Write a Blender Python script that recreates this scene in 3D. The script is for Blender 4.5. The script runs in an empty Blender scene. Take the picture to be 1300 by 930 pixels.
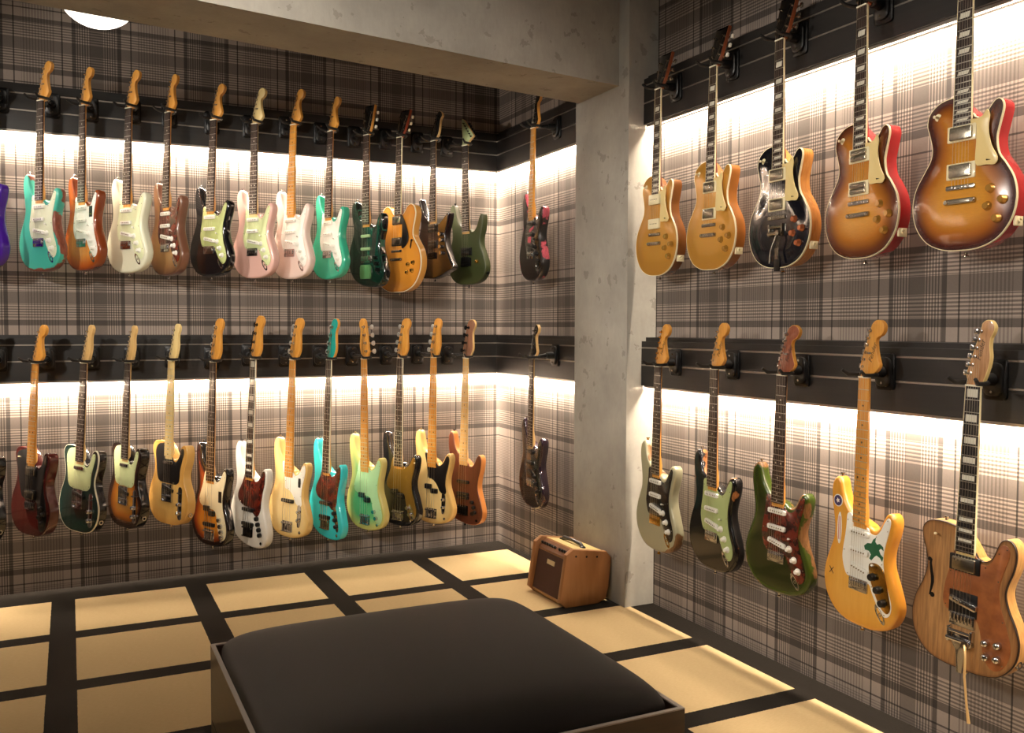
import bpy, bmesh, math, random
import numpy as np
from mathutils import Matrix, Vector
random.seed(4)
sc = bpy.context.scene
COL = sc.collection
PI = math.pi

# ------------------------------------------------------------------ materials
def srgb(r, g, b):
    f = lambda c: ((c / 255) / 12.92 if c / 255 <= .04045 else (((c / 255) + .055) / 1.055) ** 2.4)
    return (f(r), f(g), f(b), 1)

MATS = {}
def mat(name, col=(128, 128, 128), rough=.5, metal=0, coat=0, emit=0, spec=.5):
    if name in MATS: return MATS[name]
    m = bpy.data.materials.new(name); m.use_nodes = True
    b = m.node_tree.nodes['Principled BSDF']
    b.inputs['Base Color'].default_value = srgb(*col)
    b.inputs['Roughness'].default_value = rough
    b.inputs['Metallic'].default_value = metal
    b.inputs['Coat Weight'].default_value = coat
    b.inputs['Coat Roughness'].default_value = .06
    b.inputs['Specular IOR Level'].default_value = spec
    if emit:
        b.inputs['Emission Color'].default_value = srgb(*col)
        b.inputs['Emission Strength'].default_value = emit
    MATS[name] = m
    return m

class NT:
    """tiny helper for building node trees with python operators"""
    def __init__(s, m): s.m = m; s.t = m.node_tree; s.b = s.t.nodes['Principled BSDF']
    def n(s, kind, **k):
        x = s.t.nodes.new(kind)
        for a, v in k.items(): setattr(x, a, v)
        return x
    def plug(s, inp, v):
        if isinstance(v, (int, float)): inp.default_value = v
        elif isinstance(v, tuple): inp.default_value = v
        else: s.t.links.new(v, inp)
    def math(s, op, a, b=0.0, c=None):
        x = s.n('ShaderNodeMath', operation=op)
        s.plug(x.inputs[0], a); s.plug(x.inputs[1], b)
        if c is not None: s.plug(x.inputs[2], c)
        return x.outputs[0]
    def mix(s, f, a, b):
        x = s.n('ShaderNodeMix', data_type='RGBA')
        s.plug(x.inputs[0], f); s.plug(x.inputs[6], a); s.plug(x.inputs[7], b)
        return x.outputs[2]
    def noise(s, scale, detail=4, vec=None, stretch=None, rough=.55):
        tc = s.n('ShaderNodeTexCoord')
        v = tc.outputs['Object'] if vec is None else vec
        if stretch:
            mp = s.n('ShaderNodeMapping'); mp.inputs['Scale'].default_value = stretch
            s.t.links.new(v, mp.inputs[0]); v = mp.outputs[0]
        x = s.n('ShaderNodeTexNoise'); x.inputs['Scale'].default_value = scale
        x.inputs['Detail'].default_value = detail; x.inputs['Roughness'].default_value = rough
        s.t.links.new(v, x.inputs['Vector'])
        return x.outputs['Fac']
    def ramp(s, f, stops, interp='LINEAR'):
        x = s.n('ShaderNodeValToRGB'); r = x.color_ramp; r.interpolation = interp
        while len(r.elements) < len(stops): r.elements.new(.5)
        for e, (p, c) in zip(r.elements, stops): e.position = p; e.color = c
        s.plug(x.inputs[0], f); return x.outputs[0]
    def bump(s, h, strength, dist=.002):
        x = s.n('ShaderNodeBump'); x.inputs['Strength'].default_value = strength
        x.inputs['Distance'].default_value = dist
        s.t.links.new(h, x.inputs['Height']); s.t.links.new(x.outputs[0], s.b.inputs['Normal'])
    def color(s, c): s.t.links.new(c, s.b.inputs['Base Color'])
    def attr(s, name):
        x = s.n('ShaderNodeAttribute', attribute_name=name); return x.outputs['Fac']

def wood(name, c1, c2, rough=.35, coat=.5, scale=18, stretch=(7, 7, .7)):
    if name in MATS: return MATS[name]
    m = mat(name, c1, rough, coat=coat); t = NT(m)
    t.color(t.ramp(t.noise(scale, 6, stretch=stretch), [(.3, srgb(*c1)), (.72, srgb(*c2))]))
    return m

def burst(name, stops, width=90, grain=None, rough=.22, coat=.8):
    """painted sunburst: colour by distance (mm) from the body's edge"""
    if name in MATS: return MATS[name]
    m = mat(name, stops[0][1], rough, coat=coat); t = NT(m)
    e = t.math('DIVIDE', t.attr('edge'), width)
    c = t.ramp(e, [(p, srgb(*k)) for p, k in stops])
    if grain:
        n = t.noise(grain[0], 5, stretch=grain[1])
        c = t.mix(t.math('MULTIPLY', t.math('SUBTRACT', n, .35), grain[3]), c, srgb(*grain[2]))
    t.color(c); return m

def relic(name, paint, under, amount=.5, reach=40, seed=0, rough=.3, edgecol=None, metal=0):
    """worn paint: chips to bare timber gathered along the edges"""
    if name in MATS: return MATS[name]
    m = mat(name, paint, rough, metal, coat=.5); t = NT(m)
    tc = t.n('ShaderNodeTexCoord'); mp = t.n('ShaderNodeMapping')
    mp.inputs['Location'].default_value = (seed, seed * .7, seed * 1.3)
    t.t.links.new(tc.outputs['Object'], mp.inputs[0])
    n = t.noise(7, 4, vec=mp.outputs[0])
    e = t.math('DIVIDE', t.attr('edge'), reach)
    v = t.math('SUBTRACT', t.math('ADD', n, amount * .45), t.math('MULTIPLY', t.math('MINIMUM', e, 2.0), .32))
    k = t.math('MULTIPLY', t.math('SUBTRACT', v, .72), 40)
    x = t.n('ShaderNodeClamp'); t.t.links.new(k, x.inputs[0])
    g = t.ramp(t.noise(30, 4, stretch=(6, 6, .6)), [(.3, srgb(*under)), (.7, srgb(*[int(q * .72) for q in under]))])
    base = srgb(*paint)
    if edgecol: base = t.ramp(t.math('DIVIDE', t.attr('edge'), 70), [(0, srgb(*edgecol)), (.55, srgb(*paint))])
    t.color(t.mix(x.outputs[0], base, g)); return m

CHROME = mat('chrome', (205, 205, 208), .14, 1)
NICKEL = mat('aged_nickel', (178, 170, 155), .25, 1)
PADDLE = mat('bright_tuner_metal', (226, 224, 218), .42, .85)
GOLDM = mat('gold_metal', (214, 170, 86), .25, 1)
BLKM = mat('black_metal', (18, 18, 19), .35, .6)
BLKP = mat('black_plastic', (12, 12, 13), .35)
CREAM = mat('cream_plastic', (238, 226, 186), .35, coat=.3)
WHITEP = mat('white_plastic', (240, 238, 228), .3, coat=.3)
PARCH = mat('parchment_plastic', (232, 226, 200), .35, coat=.3)
MINT = mat('mint_plastic', (206, 216, 160), .35, coat=.3)
RUBBER = mat('black_rubber', (14, 14, 15), .6)
FRET = mat('fret_nickel', (205, 200, 188), .3, 1)
STRING = mat('string_steel', (200, 190, 170), .3, 1)
PEARL = mat('pearl_inlay', (226, 222, 206), .3, coat=.5)
BONE = mat('bone_nut', (236, 230, 208), .4)
MAPLE = wood('maple_neck', (226, 164, 74), (206, 138, 52))
MAPLEL = wood('pale_maple', (226, 190, 128), (208, 166, 100))
MAPLEP = wood('cream_maple', (238, 214, 150), (226, 196, 128))
ROSE = wood('rosewood', (52, 32, 24), (30, 18, 14), .5, .1, 40)
EBONY = wood('ebony', (30, 22, 20), (18, 13, 12), .45, .1, 40)
MAHOG = wood('mahogany', (140, 72, 34), (110, 52, 24))
ROAST = wood('roasted_maple', (150, 84, 56), (124, 62, 40))
TORT = mat('tortoiseshell', (70, 24, 16), .25, coat=.6)
_t = NT(TORT); _t.color(_t.ramp(_t.noise(38, 3), [(.38, srgb(34, 12, 10)), (.6, srgb(104, 34, 20))]))
GOLDANO = mat('gold_anodised', (160, 128, 62), .3, .8)
HEADBLK = mat('black_headstock', (12, 11, 11), .18, coat=.7)

# ------------------------------------------------------------------ geometry helpers
def catmull(P, n=5):
    P = np.array(P, float); N = len(P); o = []
    for i in range(N):
        p0, p1, p2, p3 = P[i - 1], P[i], P[(i + 1) % N], P[(i + 2) % N]
        for k in range(n):
            t = k / n
            o.append(.5 * (2 * p1 + (-p0 + p2) * t + (2 * p0 - 5 * p1 + 4 * p2 - p3) * t * t + (-p0 + 3 * p1 - 3 * p2 + p3) * t ** 3))
    return np.array(o)

def ccw(P):
    P = np.array(P, float); x, z = P[:, 0], P[:, 1]
    a = np.sum(x * np.roll(z, -1) - np.roll(x, -1) * z)
    return P if a > 0 else P[::-1].copy()

def inset(P, d):
    """move every point of a ccw outline inward by d"""
    T = np.roll(P, -1, 0) - np.roll(P, 1, 0)
    T /= np.maximum(np.linalg.norm(T, axis=1)[:, None], 1e-9)
    return P + np.stack([-T[:, 1], T[:, 0]], 1) * d

class MB:
    def __init__(s): s.v = []; s.f = []; s.m = []
    def add(s, vs, fs, mi=0):
        o = len(s.v); s.v += [tuple(map(float, p)) for p in vs]
        for i, f in enumerate(fs):
            s.f.append(tuple(o + k for k in f)); s.m.append(mi[i] if isinstance(mi, list) else mi)
        return s
    def rings(s, R, mi=0, cap0=True, cap1=True, micap0=None, micap1=None, closed=True):
        """loft a list of equal rings of points"""
        n = len(R[0]); vs = [p for r in R for p in r]; fs = []; ms = []
        for k in range(len(R) - 1):
            for i in range(n if closed else n - 1):
                j = (i + 1) % n
                fs.append((k * n + i, k * n + j, (k + 1) * n + j, (k + 1) * n + i))
                ms.append(mi[k] if isinstance(mi, list) else mi)
        d = mi[0] if isinstance(mi, list) else mi
        if cap0: fs.append(tuple(range(n))[::-1]); ms.append(d if micap0 is None else micap0)
        if cap1:
            fs.append(tuple((len(R) - 1) * n + i for i in range(n))); ms.append(d if micap1 is None else micap1)
        return s.add(vs, fs, ms)
    def prism(s, P, y0, y1, r=0, mi=0, mside=None, rb=0):
        """outline P of (x, z) in metres, front at y0, back at y1, front edge rounded by r"""
        P = ccw(P); R = []; ms = []
        def ring(d, y): Q = inset(P, d) if d else P; return [(x, y, z) for x, z in Q]
        if r:
            for a in (0, 45, 90): R.append(ring(r * (1 - math.sin(math.radians(a))), y0 + r * (1 - math.cos(math.radians(a)))))
        else: R.append(ring(0, y0))
        if rb:
            for a in (90, 45, 0): R.append(ring(rb * (1 - math.sin(math.radians(a))), y1 - rb * (1 - math.cos(math.radians(a)))))
        else: R.append(ring(0, y1))
        ms = mi if mside is None else mside
        return s.rings(R, ms, micap0=mi, micap1=ms)
    def box(s, c, d, bev=0, mi=0, rot=0):
        cx, cy, cz = c; hx, hy, hz = d[0] / 2, d[1] / 2, d[2] / 2
        if bev:
            b = min(bev, hx * .95, hz * .95, hy * .95)
            P = []
            for sx, sz in ((1, 1), (-1, 1), (-1, -1), (1, -1)):
                a0 = {(1, 1): 0, (-1, 1): 90, (-1, -1): 180, (1, -1): 270}[(sx, sz)]
                for a in (0, 30, 60, 90):
                    t = math.radians(a0 + a); P.append((sx * (hx - b) + b * math.cos(t), sz * (hz - b) + b * math.sin(t)))
        else: P = [(hx, hz), (-hx, hz), (-hx, -hz), (hx, -hz)]
        c_, s_ = math.cos(rot), math.sin(rot)
        P = [(cx + x * c_ - z * s_, cz + x * s_ + z * c_) for x, z in P]
        return s.prism(P, cy - hy, cy + hy, r=min(bev * .5, hy * .45), mi=mi)
    def lathe(s, c, prof, n=16, axis='y', mi=0):
        """profile of (radius, height); height grows towards the viewer (-y), up (z) or right (x)"""
        R = []
        for r, h in prof:
            ring = []
            for k in range(n):
                a = 2 * PI * k / n; u, w = max(r, 1e-5) * math.cos(a), max(r, 1e-5) * math.sin(a)
                ring.append({'y': (c[0] + u, c[1] - h, c[2] + w), 'z': (c[0] + u, c[1] + w, c[2] + h), 'x': (c[0] + h, c[1] + u, c[2] + w)}[axis])
            R.append(ring)
        return s.rings(R, mi)
    def tube(s, pts, r, n=8, mi=0):
        pts = [Vector(p) for p in pts]; R = []; up = None
        for i, p in enumerate(pts):
            d = (pts[min(i + 1, len(pts) - 1)] - pts[max(i - 1, 0)]).normalized()
            if up is None:
                up = Vector((0, 0, 1)) if abs(d.z) < .9 else Vector((1, 0, 0))
            a = d.cross(up).normalized(); up = a.cross(d).normalized()
            rr = r[i] if isinstance(r, (list, tuple)) else r
            R.append([p + (a * math.cos(2 * PI * k / n) + up * math.sin(2 * PI * k / n)) * rr for k in range(n)])
        return s.rings(R, mi)

def link(name, mesh, parent=None):
    o = bpy.data.objects.new(name, mesh); COL.objects.link(o)
    if parent is not None: o.parent = parent
    return o

def mesh(mb, mats, smooth=40, name='m'):
    me = bpy.data.meshes.new(name)
    me.from_pydata(mb.v, [], mb.f)
    for m in (mats if isinstance(mats, (list, tuple)) else [mats]): me.materials.append(m)
    me.polygons.foreach_set('material_index', mb.m)
    bm = bmesh.new(); bm.from_mesh(me); bmesh.ops.recalc_face_normals(bm, faces=bm.faces); bm.to_mesh(me); bm.free()
    if smooth:
        me.polygons.foreach_set('use_smooth', [True] * len(me.polygons))
        me.set_sharp_from_angle(angle=math.radians(smooth))
    me.update()
    return me

def part(name, mb, mats, parent, smooth=40, label=None):
    o = link(name, mesh(mb, mats, smooth, name), parent)
    if label: o['label'] = label
    return o

def empty(name, label, cat, loc=(0, 0, 0), group=None):
    o = bpy.data.objects.new(name, None); COL.objects.link(o); o.empty_display_size = .05
    o.location = loc; tag(o, label, cat, group); return o

def tag(o, label, cat, group=None):
    o['label'] = label; o['category'] = cat
    if group: o['group'] = group
    return o

def struct(name, mb, mats, smooth=0):
    o = part(name, mb, mats, None, smooth); o['kind'] = 'structure'; return o

def mm(P): return [(x / 1000, z / 1000) for x, z in P]

# ------------------------------------------------------------------ guitar outlines (mm: x to the treble side, z up from the body's end)
STRAT = [(0,0),(-62,5),(-112,28),(-148,72),(-161,125),(-154,175),(-136,222),(-121,262),(-119,300),(-127,345),(-135,390),(-136,425),(-126,452),(-108,462),(-93,450),(-84,420),(-70,388),(-50,362),(-30,352),(0,342),(30,332),(44,322),(62,322),(78,338),(90,362),(103,380),(120,384),(134,370),(136,345),(128,310),(116,275),(111,240),(118,205),(136,165),(152,125),(158,95),(148,58),(118,24),(65,5)]
TELE = [(0,0),(-60,2),(-110,18),(-148,60),(-161,115),(-152,170),(-130,220),(-119,260),(-122,300),(-135,340),(-138,372),(-118,396),(-80,402),(-45,399),(-30,395),(0,370),(30,330),(36,322),(55,318),(75,332),(86,358),(98,384),(118,392),(136,378),(142,350),(136,310),(122,270),(118,240),(128,205),(150,160),(161,115),(150,62),(112,18),(60,2)]
LP = [(0,0),(-60,5),(-115,30),(-152,78),(-165,135),(-155,190),(-125,240),(-106,272),(-102,305),(-112,345),(-120,375),(-112,408),(-82,432),(-45,440),(-28,436),(0,410),(28,384),(36,374),(50,370),(65,376),(78,391),(91,406),(105,411),(116,402),(120,382),(111,343),(103,304),(110,262),(132,230),(156,188),(165,135),(152,78),(115,30),(60,5)]
ES = [(0,0),(-80,6),(-150,40),(-195,105),(-205,165),(-190,225),(-155,272),(-132,305),(-130,345),(-142,390),(-148,430),(-135,465),(-105,480),(-75,468),(-52,440),(-35,428)]
ES = ES + [(0,424)] + [(-x, z) for x, z in ES[:0:-1]]
PB = [(0,0),(-65,6),(-118,32),(-152,80),(-163,130),(-155,185),(-135,240),(-120,285),(-118,330),(-126,385),(-134,440),(-134,490),(-122,518),(-106,525),(-92,510),(-82,470),(-68,430),(-48,405),(-32,395),(0,375),(32,358),(44,345),(62,345),(80,365),(95,392),(112,408),(130,402),(138,378),(132,335),(120,290),(114,250),(118,215),(136,170),(152,125),(158,95),(148,55),(115,22),(62,5)]
def offset_waist(P, k, top): return [(x, z - k * x * max(0, min(1, (top - z) / 80))) for x, z in P]
JB = offset_waist(PB, .14, 420); JM = offset_waist(STRAT, .14, 380)
EX = [(20,0),(-40,2),(-110,10),(-150,60),(-165,140),(-150,230),(-128,300),(-128,350),(-140,410),(-152,462),(-138,468),(-118,425),(-88,380),(-55,345),(-30,330),(0,322),(30,312),(55,312),(85,330),(115,352),(140,368),(148,360),(136,310),(118,255),(120,210),(140,150),(172,95),(195,62),(184,48),(145,35),(90,15)]
SS = [(0,0),(-62,5),(-112,28),(-146,72),(-157,125),(-150,175),(-132,222),(-119,262),(-117,300),(-124,345),(-131,390),(-134,430),(-126,458),(-110,464),(-98,445),(-84,405),(-68,370),(-48,345),(-30,335),(0,325),(30,312),(44,300),(64,306),(84,332),(98,365),(112,392),(128,396),(134,375),(132,345),(124,305),(113,270),(109,240),(117,205),(136,165),(151,125),(156,95),(146,58),(116,24),(65,5)]
# pickguards
G_STRAT = [(-30,346),(-46,356),(-58,348),(-60,318),(-64,280),(-71,240),(-73,205),(-62,168),(-46,152),(0,150),(42,148),(58,122),(84,84),(108,64),(128,72),(136,98),(128,130),(110,172),(100,215),(99,255),(108,295),(119,335),(122,362),(112,370),(98,352),(84,325),(66,308),(44,308),(30,322),(0,330)]
G_TELE = [(-30,388),(-58,390),(-88,382),(-106,358),(-108,325),(-102,292),(-97,262),(-90,228),(-76,208),(-40,200),(0,200),(42,198),(66,200),(84,214),(90,240),(92,270),(104,310),(118,350),(116,374),(100,372),(88,346),(76,322),(58,308),(38,312),(30,326),(0,340)]
G_TELEDLX = [(-30,388),(-80,388),(-118,370),(-120,330),(-106,285),(-96,240),(-82,200),(-66,172),(-30,168),(30,166),(56,150),(66,90),(78,40),(102,28),(128,48),(136,100),(122,160),(104,210),(100,255),(110,300),(124,350),(118,376),(100,372),(88,346),(76,322),(58,308),(38,312),(30,326),(0,340)]
G_LP = [(48,238),(48,300),(47,350),(31,354),(31,366),(50,364),(66,370),(79,384),(87,366),(84,338),(87,310),(97,278),(113,248),(106,230),(80,232)]
G_P = [(-30,386),(-46,378),(-56,345),(-66,308),(-80,270),(-90,240),(-82,214),(-58,200),(-36,195),(30,190),(52,172),(66,120),(84,66),(110,44),(134,62),(140,100),(126,150),(108,200),(102,250),(108,290),(120,330),(127,372),(118,394),(104,388),(90,362),(72,342),(48,334),(32,348),(0,362)]
G_J = [(-30,386),(-42,366),(-54,328),(-72,296),(-90,266),(-92,240),(-72,216),(-40,202),(0,196),(40,172),(62,158),(84,168),(100,198),(104,240),(112,284),(124,330),(127,372),(118,394),(104,388),(90,362),(72,342),(48,334),(32,348),(0,362)]
G_51 = [(-32,392),(-40,400),(-54,396),(-40,340),(-30,300),(-26,262),(0,255),(26,240),(46,215),(62,190),(92,176),(108,190),(102,230),(106,280),(120,330),(127,372),(118,394),(104,388),(90,362),(72,342),(48,334),(32,348),(0,362)]
G_JM = [(-30,345),(-60,355),(-95,352),(-108,320),(-104,270),(-90,225),(-70,190),(-40,170),(0,160),(40,150),(60,118),(86,72),(118,60),(136,82),(130,120),(108,170),(100,220),(108,270),(120,320),(118,350),(98,340),(78,312),(48,302),(30,318),(0,328)]
# headstocks (mm: x, height over the nut)
H_STRAT = [(-21,0),(-23,10),(-27,26),(-24,45),(12,152),(18,166),(32,177),(50,177),(65,163),(65,146),(55,132),(40,124),(34,110),(38,80),(46,54),(51,38),(42,22),(24,8),(21,0)]
H_TELE = [(-21,0),(-22,10),(-26,24),(-23,45),(8,150),(12,168),(24,178),(38,176),(48,162),(46,145),(38,128),(37,105),(40,80),(38,58),(31,32),(23,10),(21,0)]
H_LP = [(-21,0),(-24,12),(-33,36),(-36,60),(-42,150),(-38,158),(-20,156),(-8,152),(0,156),(8,152),(20,156),(38,158),(42,150),(36,60),(33,36),(24,12),(21,0)]
H_BASS = [(-20,0),(-23,14),(-31,36),(-28,58),(0,188),(8,208),(26,220),(48,218),(62,200),(60,178),(50,160),(45,140),(47,100),(50,66),(46,42),(34,20),(24,8),(20,0)]
H_TBASS = [(-20,0),(-23,14),(-30,34),(-28,60),(-6,190),(0,208),(16,220),(34,216),(46,198),(44,175),(37,155),(40,110),(42,70),(34,34),(24,10),(20,0)]
H_POINT = [(-21,0),(-22,20),(-30,60),(-44,120),(-52,160),(-34,156),(0,122),(40,78),(62,52),(56,42),(36,26),(24,8),(21,0)]
H_HOCKEY = [(-21,0),(-22,14),(-30,40),(-26,70),(-8,128),(2,158),(22,172),(46,160),(58,138),(46,122),(44,96),(46,60),(42,36),(30,16),(21,0)]

# ------------------------------------------------------------------ guitar parts
FACE = .012            # the body's front lies this far behind the strings
def body_mesh(outline, th, rf, rb, mats, binding=False, arch=0, grid=9):
    """rounded slab body; front cap gridded so that 'edge' (mm from the rim) can drive its finish.
       slots: 0 front finish, 1 sides and back, 2 binding"""
    P = ccw(catmull(outline, 5)) / 1000
    mb = MB(); R = []; ms = []
    def ring(d, y): return [(x, y, z) for x, z in (inset(P, d) if d else P)]
    if binding:
        for d, y, m in ((.0025, FACE, 2), (.0004, FACE, 2), (0, FACE + .0006, 2), (0, FACE + .007, 1)): R.append(ring(d, y)); ms.append(m)
        inner = .0025
    else:
        for a in (0, 22, 45, 68, 90):
            t = math.radians(a); R.append(ring(rf * (1 - math.sin(t)), FACE + rf * (1 - math.cos(t)))); ms.append(0 if a < 45 else 1)
        inner = rf
    for a in (90, 60, 30, 0):
        t = math.radians(a); R.append(ring(rb * (1 - math.sin(t)), FACE + th - rb * (1 - math.cos(t)))); ms.append(1)
    mb.rings(R, ms, cap0=False, micap1=1)
    me = mesh(mb, mats, 0, 'body')
    bm = bmesh.new(); bm.from_mesh(me)
    Q = inset(P, inner)
    fv = [bm.verts.new((x, FACE, z)) for x, z in Q]
    f = bm.faces.new(fv); f.material_index = 0
    fb = bmesh.new(); vv = [fb.verts.new((x, FACE, z)) for x, z in Q]; fb.faces.new(vv)
    bm.faces.remove(f)
    for v in fv: bm.verts.remove(v)
    g = grid / 1000
    for ax, lo, hi in ((0, Q[:, 0].min(), Q[:, 0].max()), (2, Q[:, 1].min(), Q[:, 1].max())):
        k = math.ceil(lo / g)
        while k * g < hi:
            co = [0, 0, 0]; no = [0, 0, 0]; co[ax] = k * g + 1e-5; no[ax] = 1
            bmesh.ops.bisect_plane(fb, geom=fb.verts[:] + fb.edges[:] + fb.faces[:], dist=1e-7, plane_co=co, plane_no=no)
            k += 1
    tmp = bpy.data.meshes.new('t'); fb.to_mesh(tmp); fb.free()
    bm.from_mesh(tmp); bpy.data.meshes.remove(tmp)
    bmesh.ops.remove_doubles(bm, verts=bm.verts, dist=2e-6)
    bmesh.ops.recalc_face_normals(bm, faces=bm.faces)
    bm.to_mesh(me); bm.free()
    n = len(me.vertices); co = np.empty(n * 3); me.vertices.foreach_get('co', co); co = co.reshape(-1, 3)
    A = P; B = np.roll(P, -1, 0); AB = B - A; L2 = (AB ** 2).sum(1)
    X = co[:, [0, 2]]
    t = np.clip(((X[:, None] - A[None]) * AB[None]).sum(2) / L2[None], 0, 1)
    d = np.sqrt((((A[None] + AB[None] * t[..., None]) - X[:, None]) ** 2).sum(2)).min(1) * 1000
    if arch:
        fr = np.abs(co[:, 1] - FACE) < 1e-5
        k = np.clip((d - 6) / 60, 0, 1); k = k * k * (3 - 2 * k)
        co[fr, 1] -= (arch * k)[fr]
        me.vertices.foreach_set('co', co.ravel())
    at = me.attributes.new('edge', 'FLOAT', 'POINT'); at.data.foreach_set('value', d.astype(np.float32))
    me.polygons.foreach_set('use_smooth', [True] * len(me.polygons)); me.set_sharp_from_angle(angle=math.radians(35))
    me.update(); return me

def knob_mesh(kind):
    p = {'skirt': [(0, 0), (.0125, 0), (.0125, .003), (.009, .0055), (.0075, .015), (.0065, .0165), (0, .0165)],
         'hat': [(0, 0), (.0135, 0), (.0135, .003), (.0115, .005), (.0095, .014), (.0085, .015), (0, .015)],
         'dome': [(0, 0), (.0095, 0), (.0095, .013), (.008, .016), (.004, .0178), (0, .018)],
         'flat': [(0, 0), (.011, 0), (.011, .013), (.010, .015), (0, .015)]}[kind]
    return MB().lathe((0, 0, 0), p, 18)

SHARED = {}
def shared(key, fn):
    if key not in SHARED: SHARED[key] = fn()
    return SHARED[key]

def knob(root, x, s, kind, m, y=FACE - .002, label=None):
    o = link('knob', shared(('knob', kind, m.name), lambda: mesh(knob_mesh(kind), m, 45)), root)
    o.location = (x / 1000, y, s / 1000)
    if label: o['label'] = label
    return o

def pickup(root, kind, x, s, m, rot=0, y=FACE, m2=None):
    def make():
        mb = MB()
        if kind == 'single':
            mb.box((0, -.0035, 0), (.083, .011, .018), .008, 0)
            for k in range(6): mb.lathe((-.026 + k * .0104, -.009, 0), [(0, 0), (.0026, 0), (.0026, .0012), (0, .0012)], 8, mi=1)
        elif kind == 'hum':                                             # covered humbucker in a ring
            mb.box((0, -.001, 0), (.09, .006, .046), .004, 1)
            mb.box((0, -.0045, 0), (.069, .011, .037), .004, 0)
            for k in range(6): mb.lathe((-.025 + k * .01, -.010, .009), [(0, 0), (.0022, 0), (.0022, .0008), (0, .0008)], 8, mi=2)
        elif kind == 'zebra':                                            # open coils
            mb.box((0, -.001, 0), (.09, .006, .046), .004, 1)
            for q in (-.0092, .0092):
                mb.box((0, -.0045, q), (.069, .011, .0175), .006, 0)
                for k in range(6): mb.lathe((-.025 + k * .01, -.010, q), [(0, 0), (.0024, 0), (.0024, .0008), (0, .0008)], 8, mi=2)
        elif kind == 'p90':
            mb.box((0, -.004, 0), (.085, .012, .044), .004, 0)
            for k in range(6): mb.lathe((-.025 + k * .01, -.0098, 0), [(0, 0), (.0024, 0), (.0024, .0008), (0, .0008)], 8, mi=2)
        elif kind == 'split':
            for q, w in ((-.022, .011), (.022, -.011)):
                mb.box((q, -.004, w), (.057 * .85, .012, .027), .004, 0)
                for k in range(4): mb.lathe((q - .016 + k * .0105, -.0098, w), [(0, 0), (.0024, 0), (.0024, .001), (0, .001)], 8, mi=2)
        elif kind == 'jbar':
            mb.box((0, -.004, 0), (.094, .012, .019), .007, 0)
            for k in range(8): mb.lathe((-.033 + k * .0094, -.0098, 0), [(0, 0), (.0024, 0), (.0024, .001), (0, .001)], 8, mi=2)
        elif kind == 'lip':                                              # slim chrome cover
            mb.box((0, -.0035, 0), (.075, .010, .016), .007, 0)
        return mesh(mb, [m, m2 or BLKP, NICKEL], 40)
    o = link('pickup', shared(('pu', kind, m.name, (m2 or BLKP).name), make), root)
    o.location = (x / 1000, y, s / 1000); o.rotation_euler = (0, rot, 0)
    return o

def bridge(root, kind, s, m=CHROME):
    def make():
        mb = MB()
        if kind == 'trem':
            mb.box((0, .009, -.010), (.078, .006, .036), .003, 0); mb.box((0, .0095, .010), (.078, .007, .004), .001, 0)
            for k in range(6): mb.box((-.0265 + k * .0106, .0035, -.004), (.0094, .006, .020), .002, 0)
        elif kind == 'tele':
            mb.box((0, .0105, .012), (.08, .003, .086), .003, 0)
            for q in (-.0385, .0385): mb.box((q, .006, .012), (.003, .009, .086), .001, 0)
            mb.box((0, .006, -.030), (.08, .009, .003), .001, 0)
            for k in range(3): mb.lathe((-.0345 + k * .0235, .004, -.004), [(.0042, 0), (.0042, .022)], 10, 'x', 0)
        elif kind == 'tom':
            mb.box((0, .005, 0), (.092, .008, .014), .006, 0)
            for k in range(6): mb.box((-.026 + k * .0104, .0015, 0), (.006, .004, .008), .001, 0)
            for q in (-.038, .038): mb.lathe((q, .012, 0), [(0, 0), (.006, 0), (.006, .006), (0, .006)], 10)
        elif kind == 'stop':
            mb.box((0, .004, 0), (.100, .012, .016), .007, 0)
            for q in (-.041, .041): mb.lathe((q, .012, 0), [(0, 0), (.0075, 0), (.0075, .016), (.006, .018), (0, .018)], 12)
        elif kind == 'hardtail':
            mb.box((0, .009, -.008), (.076, .006, .038), .003, 0)
            for k in range(6): mb.box((-.0265 + k * .0106, .0035, -.004), (.0094, .007, .024), .002, 0)
        elif kind == 'floyd':
            mb.box((0, .007, -.012), (.082, .007, .05), .006, 0)
            for k in range(6): mb.box((-.0265 + k * .0106, .001, -.004), (.0092, .008, .040), .002, 0)
            for k in range(6): mb.lathe((-.0265 + k * .0106, .002, -.034), [(0, 0), (.0042, 0), (.0042, .012), (0, .012)], 8)
        elif kind == 'bass':
            mb.box((0, .0105, -.018), (.082, .003, .056), .003, 0); mb.box((0, .006, -.044), (.082, .010, .004), .001, 0)
            for k in range(4): mb.lathe((-.0375 + k * .0195, .003, 0), [(.0052, 0), (.0052, .0165)], 12, 'x', 0)
            for k in range(4): mb.tube([(-.029 + k * .0195, .003, 0), (-.029 + k * .0195, .003, -.042)], .0018, 6)
        elif kind == 'bigsby':
            mb.prism([(-.030, -.02), (-.022, .012), (.022, .012), (.030, -.02), (.014, -.045), (.008, -.105), (-.008, -.105), (-.014, -.045)], .006, .0115, .001)
            mb.lathe((-.038, .0, -.012), [(0, 0), (.007, 0), (.007, .076), (0, .076)], 14, 'x')
            mb.lathe((-.036, .001, .010), [(0, 0), (.005, 0), (.005, .072), (0, .072)], 12, 'x')
            for q in (-.034, .034): mb.box((q, .004, -.001), (.008, .016, .044), .003, 0)
            mb.lathe((.026, .004, -.014), [(0, 0), (.010, 0), (.010, .02), (0, .02)], 14)
        return mesh(mb, m, 40)
    o = link('tremolo_tailpiece' if kind == 'bigsby' else ('tailpiece' if kind == 'stop' else 'bridge'), shared(('br', kind, m.name), make), root)
    o.location = (0, 0, s / 1000); return o

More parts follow.
